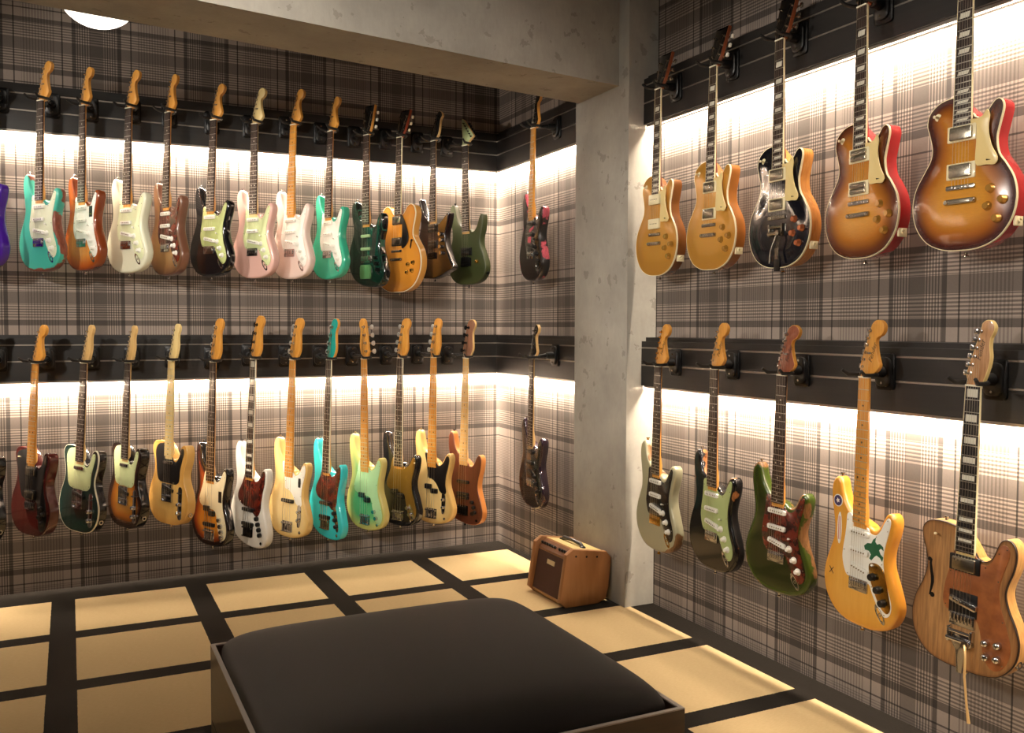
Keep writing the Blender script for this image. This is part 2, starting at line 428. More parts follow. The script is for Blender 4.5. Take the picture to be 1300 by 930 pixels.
def guitar(key, name, label, cat, group, pose, shape, L, th=.045, fin=None, side=None, rf=.010, rb=.010, arch=0, binding=None,
           fb=None, neckm=None, scale=648, fb_len=460, frets=21, inlay='dot', inlaym=None, head=None, headm=None, headside=None, tilt=0,
           tuners='six', tunm=None, buttonm=None, strings=6, fbind=None, mirror=False, wn=21, wb=28, nutm=None):
    N, B, yaw = pose
    N, B = Vector(N), Vector(B); yaw = math.radians(yaw)
    a = (N - B); ln = a.length; a.normalize(); sca = ln / (L / 1000)
    n = Vector((-math.sin(yaw), -math.cos(yaw), 0)); n = (n - a * n.dot(a)).normalized()
    r = (-n).cross(a)
    root = empty(name, label, cat, B, group)
    M = Matrix((r, -n, a)).transposed().to_4x4()
    root.matrix_world = Matrix.Translation(B) @ M @ Matrix.Scale(sca, 4)
    # body
    mats = [fin, side or fin, binding or fin]
    body = link('body', body_mesh(shape, th, rf, rb, mats, bool(binding), arch), root)
    for s0, q in ((-.006, FACE + th / 2),):
        part('strap_button', MB().lathe((0, q, 0), [(0, -.004), (.005, -.004), (.004, -.010), (.008, -.013), (.008, -.016), (0, -.016)], 12, 'z'), tunm or CHROME, body)
    hx, hz = {id(STRAT): (-110, 461), id(PB): (-108, 524), id(JB): (-108, 524), id(JM): (-110, 461), id(SS): (-112, 463), id(TELE): (-80, 401), id(LP): (-84, 431)}.get(id(shape), (None, None))
    if hx is not None:
        part('strap_button', MB().lathe((hx / 1000, FACE + th / 2, hz / 1000), [(0, -.002), (.005, -.002), (.004, .006), (.008, .009), (.008, .012), (0, .012)], 12, 'z'), tunm or CHROME, body)
    # neck: half-round back, from heel to nut
    end = L - fb_len
    w = lambda s: (wn + (wb - wn) * (L - s) / fb_len) / 1000
    R = []
    for s, dep in ((end - 14, .034), (end + 40, .034), (end + 62, .030), (end + 85, .024), (L - 120, .021), (L - 12, .020), (L + 4, .019)):
        ww = w(s); y0 = .0085
        R.append([(ww * math.cos(t), y0 + (dep - .0085) * math.sin(t), s / 1000) for t in [PI * k / 10 for k in range(11)]])
    neck = part('neck', MB().rings(R, 0), neckm, root, 50)
    # fingerboard
    mb = MB(); s0, s1 = end / 1000, L / 1000
    def slab(ya, yb, sa, sb, e=0):
        wa, wb2 = w(sa * 1000) + e, w(sb * 1000) + e
        mb2 = [(-wa, ya, sa), (wa, ya, sa), (wb2, ya, sb), (-wb2, ya, sb), (-wa, yb, sa), (wa, yb, sa), (wb2, yb, sb), (-wb2, yb, sb)]
        return mb2, [(0, 1, 2, 3), (7, 6, 5, 4), (0, 4, 5, 1), (1, 5, 6, 2), (2, 6, 7, 3), (3, 7, 4, 0)]
    mb.add(*slab(.003, .0092, s0, s1)); fbo = part('fingerboard', mb, fb, root, 0)
    if fbind:
        mb = MB()
        for q in (-1, 1):
            wa, w2 = w(end), w(L); e = .0016
            x0, x1 = q * wa, q * w2
            mb.add([(x0, .0029, s0), (x0 + q * e, .0029, s0), (x1 + q * e, .0029, s1), (x1, .0029, s1), (x0, .0093, s0), (x0 + q * e, .0093, s0), (x1 + q * e, .0093, s1), (x1, .0093, s1)], [(0, 1, 2, 3), (7, 6, 5, 4), (0, 4, 5, 1), (1, 5, 6, 2), (2, 6, 7, 3), (3, 7, 4, 0)])
        part('binding', mb, fbind, fbo, 0)
    fp = [L - scale * (1 - 2 ** (-k / 12)) for k in range(frets + 1)]
    mb = MB()
    for k in range(1, frets + 1):
        ww = w(fp[k]); mb.box((0, .0035, fp[k] / 1000), (2 * ww, .0034, .0022), 0)
    mb.box((0, .0056, (s0 + s1) / 2), (.004, .0012, s1 - s0 - .004), 0)
    part('frets', mb, FRET, fbo, 0)
    mb = MB()
    for k in (3, 5, 7, 9, 12, 15, 17, 19, 21) if inlay != 'block' else (1, 3, 5, 7, 9, 12, 15, 17, 19):
        if k > frets: continue
        c = (fp[k] + fp[k - 1]) / 2; gap = fp[k - 1] - fp[k]
        if inlay == 'dot':
            for q in ((-12, 12) if k == 12 else (0,)): mb.lathe((q / 1000, .0056, c / 1000), [(0, 0), (.0034, 0), (.0034, .0029), (0, .0029)], 12)
        elif inlay == 'block':
            mb.box((0, .0042, c / 1000), (2 * w(c) * .74, .0030, gap * .62 / 1000))
        else:
            ww = w(c) * .74; h = gap * .28 / 1000; c /= 1000
            mb.prism([(-ww, c - h), (ww * .78, c - h), (ww, c + h), (-ww * .78, c + h)], .0027, .0057)
    mb.box((0, .0060, (s0 + s1) / 2), (.030, .0012, s1 - s0 - .006), 0)
    if mb.v: part('inlays', mb, inlaym or PEARL, fbo, 0)
    part('nut', MB().box((0, .0035, L / 1000 + .0022), (2 * wn / 1000, .0105, .0045), .001), nutm or BONE, fbo, 0)
    # headstock
    P = ccw(catmull([(-x, z) if mirror else (x, z) for x, z in head], 4)) / 1000
    mb = MB(); hy = .0115 if not tilt else .004
    mb.prism([(x, z) for x, z in P], 0, .0145, r=.0016, mi=0, mside=1)
    ho = part('headstock', mb, [headm or neckm, headside or neckm], root, 50)
    ho.location = (0, hy, (L + 3) / 1000); ho.rotation_euler = (-math.radians(tilt), 0, 0)
    # tuners
    tm = tunm or CHROME; bt = buttonm or (PADDLE if tuners.startswith('bass') and tm in (CHROME, NICKEL) else tm)
    if tuners == 'six': T = [(-16 + 5.8 * k, 32 + 22.5 * k, -1) for k in range(6)]
    elif tuners == 'tele': T = [(-15 + 5.2 * k, 32 + 23 * k, -1) for k in range(6)]
    elif tuners == 'rev': T = [(44 - 14.5 * k, 46 + 17 * k, 1) for k in range(6)]
    elif tuners == '33': T = [(-25 - 2 * k, 42 + 38 * k, -1) for k in range(3)] + [(25 + 2 * k, 42 + 38 * k, 1) for k in range(3)]
    elif tuners == 'bass': T = [(-15 + 9 * k, 42 + 44 * k, -1) for k in range(4)]
    elif tuners == 'bassrev': T = [(15 - 7 * k, 42 + 44 * k, 1) for k in range(4)]
    big = tuners.startswith('bass')
    def tun(q):
        mb = MB(); k = 1.7 if big else 1
        mb.lathe((0, 0, 0), [(0, 0), (.005 * k, 0), (.005 * k, .002), (.003 * k, .0025), (.003 * k, .011 * (1.2 if big else 1)), (0, .011 * (1.2 if big else 1))], 12)
        e = .016 if not big else .022
        mb.tube([(0, .0145, 0), (0, .021, 0)], .006 * k, 8)
        mb.tube([(0, .019, 0), (q * (e + .008), .019, 0)], .0026 * k, 8)
        if big:
            mb.prism([(q * (e + .003 + .030 * (1 - math.cos(t)) / 2),   .0165 * math.sin(t) * (.6 + .4 * (1 - math.cos(t)) / 2)) for t in [2 * PI * i / 16 for i in range(16)]], .0172, .0208, .001, mi=1)
        else:
            mb.box((q * (e + .010), .019, 0), (.013, .0075, .016), .005, 1)
        return mesh(mb, [tm, bt], 45)
    for x, t, q in T:
        o = link('tuner', shared(('tun', big, q, tm.name, bt.name), lambda: tun(q)), ho)
        edge = [p[0] for p in P if abs(p[1] - t / 1000) < .012]
        o.location = (x / 1000, 0, t / 1000)
    # strings
    ns = strings; sp = 52 if ns == 6 else 57; sn = 35 if ns == 6 else 31
    T2 = sorted(T, key=lambda q: q[1]) if tuners != '33' else [T[0], T[1], T[2], T[5], T[4], T[3]]
    if tuners in ('rev', 'bassrev'): T2 = T2[::-1]
    br_s = L - scale
    ct, st_ = math.cos(math.radians(tilt)), math.sin(math.radians(tilt))
    for k in range(ns):
        xb = (-sp / 2 + sp * k / (ns - 1)) / 1000; xn = (-sn / 2 + sn * k / (ns - 1)) / 1000
        rad = ((.00055, .0005, .00045, .0004, .00033, .0003) if ns == 6 else (.0012, .001, .0009, .0008))[k]
        tx, tt, _ = T2[k]
        hz_ = tt / 1000; hyy = hy - .005
        end_p = (tx / 1000, hyy * ct + st_ * hz_, L / 1000 + .003 + hz_ * ct)
        part('string', MB().tube([(xb, .0005, br_s / 1000), (xn, -.0012, L / 1000 + .002), end_p], rad, 5), STRING, root, 60)
    return root, body, ho, (M, sca, B)

def guard(root, P, m, y=FACE, t=.0022, n=5, screws=True):
    Q = ccw(catmull(P, n)) / 1000
    mb = MB().prism([(x, z) for x, z in Q], y - t, y + .0004, r=.0006)
    if screws:
        ring = inset(Q, .0055); step = max(1, len(ring) // 11)
        for x, z in ring[::step]: mb.lathe((x, y - t, z), [(0, 0), (.0022, 0), (.0018, .0006), (0, .0006)], 8, mi=1)
    return part('pickguard', mb, [m, NICKEL], root, 30)

def jack_boat(root, x, s, m=CHROME):
    mb = MB(); c, s_ = math.cos(-.95), math.sin(-.95)
    pts = [(.033 * math.cos(t), .0125 * math.sin(t)) for t in [2 * PI * i / 24 for i in range(24)]]
    R = []
    for k, y in ((1, FACE), (1, FACE - .002), (.72, FACE - .0025), (.6, FACE + .002)):
        R.append([(x / 1000 + u * k * c - v * k * s_, y, s / 1000 + u * k * s_ + v * k * c) for u, v in pts])
    mb.rings(R, 0, cap0=False)
    mb.lathe((x / 1000, FACE + .0015, s / 1000), [(0, 0), (.006, 0), (.006, .003), (.0035, .003), (.0035, .001), (0, .001)], 12)
    return part('output_jack', mb, m, root)

def switch(root, x, s, m=WHITEP, ang=.6):
    mb = MB(); c, s_ = math.cos(ang), math.sin(ang)
    mb.tube([(x / 1000, FACE - .001, s / 1000), (x / 1000 + .006, FACE - .014, s / 1000 + .004), (x / 1000 + .008, FACE - .020, s / 1000 + .005)], [.002, .0032, .0036], 8)
    return part('pickup_switch', mb, m, root)

def decal(root, name, P, m, x, s, y, label=None, k=1.0, rot=0):
    c, s_ = math.cos(rot), math.sin(rot)
    Q = [((x + (u * c - v * s_) * k) / 1000, (s + (u * s_ + v * c) * k) / 1000) for u, v in P]
    return part(name, MB().prism(Q, y - .0004, y + .0002), m, root, 0, label)

_font = {}
def lettering(parent, text, size, loc, rot, m, name='lettering'):
    if (text, size) not in _font:
        c = bpy.data.curves.new('t', 'FONT'); c.body = text; c.size = size; c.extrude = .0002; c.shear = .25; c.align_x = 'CENTER'; c.resolution_u = 2
        o = bpy.data.objects.new('t', c); COL.objects.link(o)
        bpy.context.view_layer.update()
        me = bpy.data.meshes.new_from_object(o.evaluated_get(bpy.context.evaluated_depsgraph_get()))
        bpy.data.objects.remove(o); _font[(text, size)] = me
        me.materials.clear(); me.materials.append(m)
    o = link(name, _font[(text, size)], parent); o.location = loc; o.rotation_euler = rot
    return o

# ------------------------------------------------------------------ where each guitar hangs: nut, body end (on the string plane), facing (degrees from -Y towards -X)
POSE = {
'a0':((-0.335,4.7879,2.352),(-0.3646,4.7879,1.5635),57),
'a1':((-0.1070,4.7879,2.3495),(-0.1346,4.7879,1.5600),56),
'a2':((0.0691,4.7879,2.3460),(0.0466,4.7879,1.5681),61),
'a3':((0.2708,4.7879,2.3556),(0.2406,4.7879,1.5638),58.5),
'a4':((0.4482,4.7879,2.3541),(0.4180,4.7879,1.5563),66.5),
'a5':((0.6639,4.7879,2.3395),(0.6243,4.7879,1.5570),60),
'a6':((0.8659,4.7879,2.3403),(0.8414,4.7879,1.5542),59),
'a7':((1.0626,4.7879,2.3548),(1.0293,4.7879,1.5555),64),
'a8':((1.2584,4.7879,2.3409),(1.2286,4.7879,1.5584),71),
'a9':((1.4559,4.7879,2.3395),(1.4446,4.7879,1.5248),69.5),
'a10':((1.6439,4.7879,2.3450),(1.6195,4.7879,1.4976),71),
'a11':((1.8425,4.7879,2.3436),(1.8288,4.7879,1.5787),76),
'a12':((2.0341,4.7879,2.3356),(2.0401,4.7879,1.5488),69),
'a13':((2.1645,4.1997,2.3318),(2.1645,4.2417,1.5495),94),
'b0':((-0.366,4.7879,1.1271),(-0.4105,4.7879,0.312),58.5),
'b1':((-0.1514,4.7879,1.1271),(-0.1955,4.7879,0.3222),58.5),
'b2':((0.0562,4.7879,1.1268),(0.0089,4.7879,0.3185),59.5),
'b3':((0.2495,4.7879,1.1252),(0.2118,4.7879,0.3210),65.5),
'b4':((0.4491,4.7879,1.1318),(0.4146,4.7879,0.3177),62),
'b5':((0.6486,4.7879,1.1232),(0.6136,4.7879,0.1859),63),
'b6':((0.8483,4.7879,1.1359),(0.8041,4.7879,0.1691),64.5),
'b7':((1.0502,4.7879,1.1293),(1.0085,4.7879,0.1912),62.5),
'b8':((1.2449,4.7879,1.1268),(1.2093,4.7879,0.1712),70),
'b9':((1.4375,4.7879,1.1287),(1.4353,4.7879,0.1897),66.5),
'b10':((1.6452,4.7879,1.1318),(1.6229,4.7879,0.1961),63.5),
'b11':((1.8426,4.7879,1.1326),(1.8228,4.7879,0.1900),62.5),
'b12':((2.0406,4.7879,1.1271),(2.0158,4.7879,0.1767),67.5),
'b13':((2.1645,4.2064,1.1409),(2.1645,4.2328,0.3540),94),
'c1':((2.2880,3.2660,2.3280),(2.2880,3.2891,1.5308),92.5),
'c2':((2.2880,2.8945,2.3290),(2.2880,2.9171,1.5345),92.5),
'c3':((2.2880,2.5236,2.3282),(2.2880,2.5269,1.5202),92.5),
'c4':((2.2880,2.1492,2.3297),(2.2880,2.1514,1.5288),94.5),
'c5':((2.2880,1.7748,2.3329),(2.2880,1.7793,1.5261),88.5),
'd1':((2.2880,3.2489,1.1352),(2.2880,3.2716,0.3249),92.5),
'd2':((2.2880,2.8675,1.1399),(2.2880,2.8819,0.3343),93),
'd3':((2.2880,2.4873,1.1334),(2.2880,2.5132,0.3390),86.5),
'd4':((2.2880,2.1127,1.1446),(2.2880,2.1296,0.3314),93.5),
'd5':((2.2880,1.7219,1.1401),(2.2880,1.7469,0.3198),87)}
GROUPS = {'a': 'electric guitars on the upper rail of the back wall', 'b': 'guitars and basses on the lower rail of the back wall',
          'c': 'single cutaway guitars on the upper rail of the right wall', 'd': 'electric guitars on the lower rail of the right wall'}
HANG = []   # (key, label) for the hangers

def grp(key): return 'guitars on the short side wall' if key in ('a13', 'b13') else GROUPS[key[0]]

def strat(key, label, short, fin, side=None, gd=MINT, pu=WHITEP, kn=None, fb=ROSE, nk=MAPLE, headm=None, hw=CHROME, fbind=None, rf=.011, inlaym=None, shape=STRAT, extra=True, G=G_STRAT, jack=True):
    root, body, ho, tr = guitar(key, 'electric_guitar', label, 'guitar', grp(key), POSE[key], shape, 790, .045, fin, side, rf, rf, fb=fb, neckm=nk,
                            head=H_STRAT, headm=headm, inlaym=inlaym or (BLKP if fb in (MAPLE, MAPLEL, MAPLEP) else PEARL), tunm=hw, fbind=fbind)
    if gd: guard(root, G, gd)
    y = FACE - .002
    pickup(root, 'single', 0, 300, pu, 0, y, NICKEL if pu is not BLKP else CHROME); pickup(root, 'single', 0, 241, pu, 0, y, NICKEL); pickup(root, 'single', 4, 186, pu, .18, y, NICKEL)
    bridge(root, 'trem', 142, hw)
    kn = kn or pu
    for x, s in ((62, 176), (86, 142), (106, 106)): knob(root, x, s, 'skirt', kn)
    switch(root, 62, 212, pu)
    if jack: jack_boat(root, 92, 66, hw)
    part('string_tree', MB().box((.012, -.0025, .075), (.014, .004, .006), .001), hw, ho)
    HANG.append((key, short)); return root, body, ho

def tele(key, label, short, fin, side=None, gd=MINT, fb=ROSE, nk=MAPLE, binding=None, bpu=BLKP, npu=CHROME, kn=CHROME):
    root, body, ho, tr = guitar(key, 'electric_guitar', label, 'guitar', grp(key), POSE[key], TELE, 790, .045, fin, side, .004, .004, binding=binding, fb=fb, neckm=nk,
                            head=H_TELE, inlaym=BLKP if fb in (MAPLE, MAPLEL, MAPLEP) else PEARL, tuners='tele')
    guard(root, G_TELE, gd)
    pickup(root, 'lip', 0, 300, npu, 0, FACE - .002)
    pickup(root, 'single', 3, 172, bpu, .2, FACE + .001, NICKEL)
    bridge(root, 'tele', 142)
    pl = [(16 * math.cos(t), 64 + 16 * math.sin(t) if math.sin(t) > 0 else -64 + 16 * math.sin(t)) for t in [2 * PI * (k + .5) / 24 for k in range(24)]]
    cp = part('control_plate', MB().prism([((98 + x) / 1000, (112 + z) / 1000) for x, z in pl], FACE - .0016, FACE, .0006), kn, root)
    for s in (108, 66): knob(root, 98, s, 'dome', kn)
    switch(root, 96, 160, BLKP, 1.2)
    part('output_jack', MB().lathe((.142, FACE + .022, .062), [(.011, 0), (.011, .012), (.006, .012), (.006, .004), (0, .004)], 14, 'x'), kn, root)
    HANG.append((key, short)); return root, body, ho

def lpaul(key, label, short, fin, side, pu='hum', gdm=mat('aged_cream', (236, 212, 146), .35, coat=.3), fbm=ROSE, tail='stop', inlay='trap', ring=CREAM, km=None):
    root, body, ho, tr = guitar(key, 'electric_guitar', label, 'guitar', grp(key), POSE[key], LP, 806, .052, fin, side, .002, .006, arch=.006, binding=CREAM, fb=fbm, neckm=side if key in ('c4', 'c5') else MAHOG,
                            scale=628, fb_len=452, frets=22, inlay=inlay, head=H_LP, headm=HEADBLK, headside=MAHOG, tilt=14, tuners='33', tunm=NICKEL, buttonm=NICKEL if key != 'c2' else PEARL, fbind=CREAM)
    y = FACE - .006
    part('pickguard', MB().prism([(x, z) for x, z in ccw(catmull(G_LP, 4)) / 1000], .000, .0026, .0006), gdm, root)
    part('guard_bracket', MB().tube([(.080, .0018, .245), (.100, .003, .243), (.108, FACE, .243)], .0028, 8), NICKEL, root)
    for s in (332, 226): pickup(root, pu, 0, s, CREAM if pu == 'p90' else NICKEL, 0, y, ring)
    bridge(root, 'tom', 180, NICKEL)
    if tail == 'stop': bridge(root, 'stop', 140, NICKEL)
    else:
        bridge(root, 'bigsby', 136, NICKEL)
        part('tremolo_arm', MB().tube([(.026, -.012, .122), (.022, -.020, .10), (.006, -.024, .06), (.004, -.026, .015)], [.004, .0035, .0035, .005], 8), NICKEL, root)
        part('tail_hinge', MB().box((0, FACE - .003, .018), (.03, .004, .06), .003), BLKM, root)
    for x, s in ((92, 166), (128, 132), (84, 118), (112, 82)): knob(root, x, s, 'hat', km, FACE - .003)
    part('pickup_switch', MB().lathe((-.082, FACE - .002, .392), [(0, 0), (.011, 0), (.011, .001), (.004, .0015), (.003, .012), (.0045, .018), (0, .020)], 14), CREAM, root)
    part('output_jack', MB().box((.152, FACE + .028, .075), (.006, .034, .034), .003).lathe((.154, FACE + .028, .075), [(.008, 0), (.008, .006), (.004, .006), (.004, .002), (0, .002)], 12, 'x', 0), CREAM, root)
    HANG.append((key, short)); return root, body, ho

def bass(key, label, short, fin, side=None, shape=PB, gd=CREAM, G=G_P, fb=ROSE, nk=MAPLE, head=H_BASS, headm=None, tuners='bass', pus=(('split', 0, 182),), pum=BLKP, hw=CHROME, knobs=((80, 112), (98, 78)),
         km=CHROME, inlay='dot', fbind=None, kk='flat', mirror=False, plate=None, rf=.010):
    L = 940 if shape is PB else 955
    root, body, ho, tr = guitar(key, 'bass_guitar', label, 'bass guitar', grp(key), POSE[key], shape, L, .045, fin, side, rf, rf, fb=fb, neckm=nk, scale=864, fb_len=605, frets=20,
                            inlay=inlay, inlaym=BLKP if fb in (MAPLE, MAPLEL, MAPLEP) else PEARL, head=head, headm=headm, tuners=tuners, tunm=hw, strings=4, fbind=fbind, mirror=mirror, wn=20, wb=31)
    if gd: guard(root, G, gd)
    if plate: part('control_plate', MB().prism([(x, z) for x, z in ccw(catmull(plate, 5)) / 1000], FACE - .0024, FACE - .0004, .0006), hw, root)
    for kind, x, s in pus: pickup(root, kind, x, s, pum, 0, FACE - .001)
    bridge(root, 'bass', L - 864 + 2, hw)
    for x, s in knobs: knob(root, x, s, kk, km)
    part('output_jack', MB().lathe((.100, FACE - .0015, .040) if shape is PB else (.112, FACE - .0015, .028), [(0, 0), (.008, 0), (.008, .002), (.004, .003), (.0035, .001), (0, .001)], 12), hw, root)
    HANG.append((key, short)); return root, body, ho

gold = burst('gold_top', [(0, (196, 140, 52)), (1, (206, 150, 58))], rough=.3); NT(gold).b.inputs['Metallic'].default_value = .35
SUN3 = burst('three_tone_burst', [(0, (14, 8, 8)), (.22, (40, 14, 8)), (.48, (150, 66, 20)), (.9, (214, 140, 44))], 95)
SUN2 = burst('two_tone_burst', [(0, (18, 10, 8)), (.25, (50, 22, 10)), (.6, (184, 106, 26)), (1, (216, 148, 52))], 95)
gloss = lambda name, c, r=.2: mat(name, c, r, coat=.8)

# ---- upper rail, back wall
strat('a0', 'deep purple electric guitar with cream pickguard cut by the photo edge, upper rail far left', 'deep purple guitar', gloss('purple_lacquer', (62, 24, 140)), gd=CREAM)
strat('a1', 'worn turquoise double cutaway guitar with bare reddish patches, cream pickguard and dark fingerboard', 'worn turquoise guitar', relic('worn_turquoise', (66, 176, 156), (150, 84, 62), .62, 42, 3), gd=mat('aged_white_guard', (222, 226, 196), .35, coat=.3))
r_, b_, h_ = strat('a2', 'amber brown double cutaway guitar with white pickguard carrying a black hang sticker', 'amber brown guitar with the black sticker', burst('amber_burst', [(0, (120, 46, 16)), (.3, (176, 84, 24)), (.8, (214, 128, 46)), (1, (222, 140, 56))], 80, (16, (5, 5, .5), (140, 70, 24), .8)), mat('amber_side', (126, 58, 26), .25, coat=.8), gd=WHITEP)
decal(r_, 'hang_sticker', [(-14, -26), (14, -26), (14, 26), (-14, 26)], BLKP, 78, 282, FACE - .0024, 'black printed sticker')
decal(r_, 'sticker_print', [(-9, -3), (9, -3), (9, 3), (-9, 3)], GOLDM, 78, 270, FACE - .0029)
strat('a3', 'cream white double cutaway guitar with pale mint pickguard, between the amber and bronze ones', 'cream white guitar', gloss('olympic_white', (222, 222, 196)), gd=mat('pale_mint_guard', (214, 220, 178), .35, coat=.3))
strat('a4', 'bronze brown double cutaway guitar with dark tortoiseshell pickguard and white knobs', 'bronze brown guitar', burst('bronze', [(0, (86, 54, 38)), (.5, (132, 92, 54)), (1, (152, 112, 62))], 80, rough=.3), mat('bronze_side', (112, 74, 56), .28, coat=.6), gd=TORT)
strat('a5', 'black double cutaway guitar with mint green pickguard on the upper back rail', 'black guitar with the mint pickguard', gloss('black_lacquer', (16, 17, 20), .12), gd=mat('green_mint_guard', (186, 196, 128), .35, coat=.3))
strat('a6', 'shell pink double cutaway guitar with mint pickguard and dark fingerboard', 'shell pink guitar', gloss('shell_pink', (226, 182, 170)), gd=MINT, nk=MAPLEP)
strat('a7', 'pinkish white double cutaway guitar with white pickguard and yellow maple neck', 'pinkish white maple neck guitar', gloss('pink_white', (236, 212, 200)), gd=WHITEP, fb=MAPLE, pu=WHITEP)
strat('a8', 'sea green double cutaway guitar with white pickguard and dark fingerboard', 'sea green guitar', gloss('sea_green', (54, 168, 136)), gd=WHITEP)

def special_a9():
    f = burst('green_black_stripe', [(0, (8, 14, 12)), (1, (12, 26, 22))], 80, rough=.15); t = NT(f)
    tc = t.n('ShaderNodeTexCoord'); sx = t.n('ShaderNodeSeparateXYZ'); t.t.links.new(tc.outputs['Object'], sx.inputs[0])
    st = t.math('GREATER_THAN', t.math('FRACT', t.math('MULTIPLY', sx.outputs[0], 62)), .86)
    t.color(t.mix(st, srgb(9, 16, 14), srgb(30, 74, 56)))
    root, body, ho, tr = guitar('a9', 'electric_guitar', 'glossy black guitar with green pinstripes, green tail plate and white tuner buttons', 'guitar', grp('a9'), POSE['a9'], JM, 800, .045, f, f, .01, .01,
        fb=ROSE, neckm=MAPLE, fb_len=470, scale=648, head=H_LP, headm=HEADBLK, headside=MAPLE, tilt=8, tuners='33', tunm=NICKEL, buttonm=PEARL)
    guard(root, G_JM, gloss('dark_green_guard', (14, 34, 28), .15))
    for s in (268, 200): pickup(root, 'lip', 0, s, mat('pale_green_cover', (150, 176, 130), .3), 0, FACE - .002)
    bridge(root, 'hardtail', 152, NICKEL)
    part('tail_plate', MB().prism([(x / 1000, z / 1000) for x, z in ((-38, 40), (38, 40), (44, 60), (44, 104), (36, 116), (-36, 116), (-44, 104), (-44, 60))], FACE - .010, FACE, .003), mat('green_plate', (86, 132, 84), .2, coat=.6), root, label='green tail plate')
    for x, s in ((84, 150), (98, 118), (110, 86)): knob(root, x, s, 'flat', BLKM)
    HANG.append(('a9', 'green striped black guitar'))
special_a9()

def fhole(root, x, s, flip=1, k=1.0, y=FACE):
    pts = [(0, 52), (3, 40), (0, 22), (-4, 4), (-5, -12), (-2, -30), (2, -48)]
    mb = MB(); w = [2, 3.4, 4.6, 5.0, 4.6, 3.4, 2]
    L_ = [(flip * (px - ww) * k, pz * k) for (px, pz), ww in zip(pts, w)]; R_ = [(flip * (px + ww) * k, pz * k) for (px, pz), ww in zip(pts, w)]
    mb.prism([((x + u) / 1000, (s + v) / 1000) for u, v in L_ + R_[::-1]], y - .0006, y + .0004)
    for u, v, r in ((6, 50, 6), (-6, -46, 7)):
        mb.lathe(((x + flip * u * k) / 1000, y, (s + v * k) / 1000), [(0, 0), (r * k / 1000, 0), (r * k / 1000, .0006), (0, .0006)], 12)
    return part('sound_hole', mb, BLKP, root, 0)

def special_a10():
    f = burst('natural_amber', [(0, (150, 88, 30)), (.15, (196, 128, 44)), (1, (206, 138, 50))], 90)
    root, body, ho, tr = guitar('a10', 'semi_hollow_guitar', 'wide amber semi hollow guitar with two round horns and black pickguard', 'guitar', grp('a10'), POSE['a10'], ES, 850, .045, f, mat('amber_rim', (222, 160, 76), .25, coat=.8), .002, .004,
        binding=CREAM, arch=.006, fb=ROSE, neckm=MAHOG, scale=628, fb_len=422, frets=22, head=H_LP, headm=HEADBLK, headside=mat('red_brown_head', (150, 60, 30), .3, coat=.5), tilt=14, tuners='33', tunm=NICKEL, buttonm=CREAM, fbind=CREAM)
    part('pickguard', MB().prism([(x, z) for x, z in ccw(catmull([(28, 420), (40, 424), (50, 414), (74, 380), (96, 330), (104, 290), (92, 262), (70, 246), (52, 240), (47, 258), (46, 390)], 5)) / 1000], .001, .0034, .0006), BLKP, root)
    for s in (396, 278): pickup(root, 'hum', 0, s, NICKEL, 0, FACE - .005, BLKP)
    bridge(root, 'tom', 226, NICKEL); bridge(root, 'stop', 180, NICKEL)
    fhole(root, 118, 218, 1, 1.25, FACE - .0045); fhole(root, -118, 218, -1, 1.25, FACE - .0045)
    for x, s in ((104, 150), (146, 158), (96, 108), (138, 116)): knob(root, x, s, 'hat', GOLDM, FACE - .002)
    HANG.append(('a10', 'amber semi hollow guitar'))
special_a10()

def special_a11():
    f = burst('walnut_burst', [(0, (8, 6, 6)), (.25, (14, 8, 7)), (.8, (34, 18, 13)), (1, (40, 21, 15))], 95, (22, (6, 6, .5), (30, 16, 12), .9))
    root, body, ho, tr = guitar('a11', 'electric_guitar', 'dark walnut angular guitar with long pointed horns and a hooked black headstock', 'guitar', grp('a11'), POSE['a11'], EX, 785, .045, f, gloss('dark_walnut_side', (20, 13, 13)), .006, .006,
        fb=EBONY, neckm=MAPLEL, fb_len=460, head=H_HOCKEY, headm=HEADBLK, headside=MAPLEL, tilt=8, tuners='six', tunm=BLKM)
    for s in (290, 196): pickup(root, 'zebra', 0, s, BLKP, 0, FACE - .001)
    bridge(root, 'hardtail', 138, BLKM)
    for x, s in ((82, 250), (92, 215), (86, 178), (96, 142)): knob(root, x, s, 'flat', CHROME)
    HANG.append(('a11', 'angular dark walnut guitar'))
special_a11()

def special_a12():
    f = mat('matt_olive', (50, 58, 28), .45, coat=.2)
    root, body, ho, tr = guitar('a12', 'electric_guitar', 'olive green pointed horn guitar with a pale green pointed headstock, nearest the corner', 'guitar', grp('a12'), POSE['a12'], SS, 790, .045, f, f, .006, .008,
        fb=EBONY, neckm=MAPLEL, fb_len=486, frets=24, head=H_POINT, headm=mat('pale_green_head', (176, 190, 140), .4, coat=.3), headside=MAPLEL, tilt=10, tuners='rev', tunm=BLKM)
    pickup(root, 'zebra', 0, 190, BLKP, 0, FACE - .001); bridge(root, 'floyd', 142, BLKM)
    knob(root, 92, 128, 'dome', GOLDM, label='gold volume knob')
    part('output_jack', MB().lathe((.146, FACE + .022, .062), [(.009, 0), (.009, .010), (.005, .010), (0, .006)], 12, 'x'), BLKM, root)
    HANG.append(('a12', 'olive green guitar'))
special_a12()

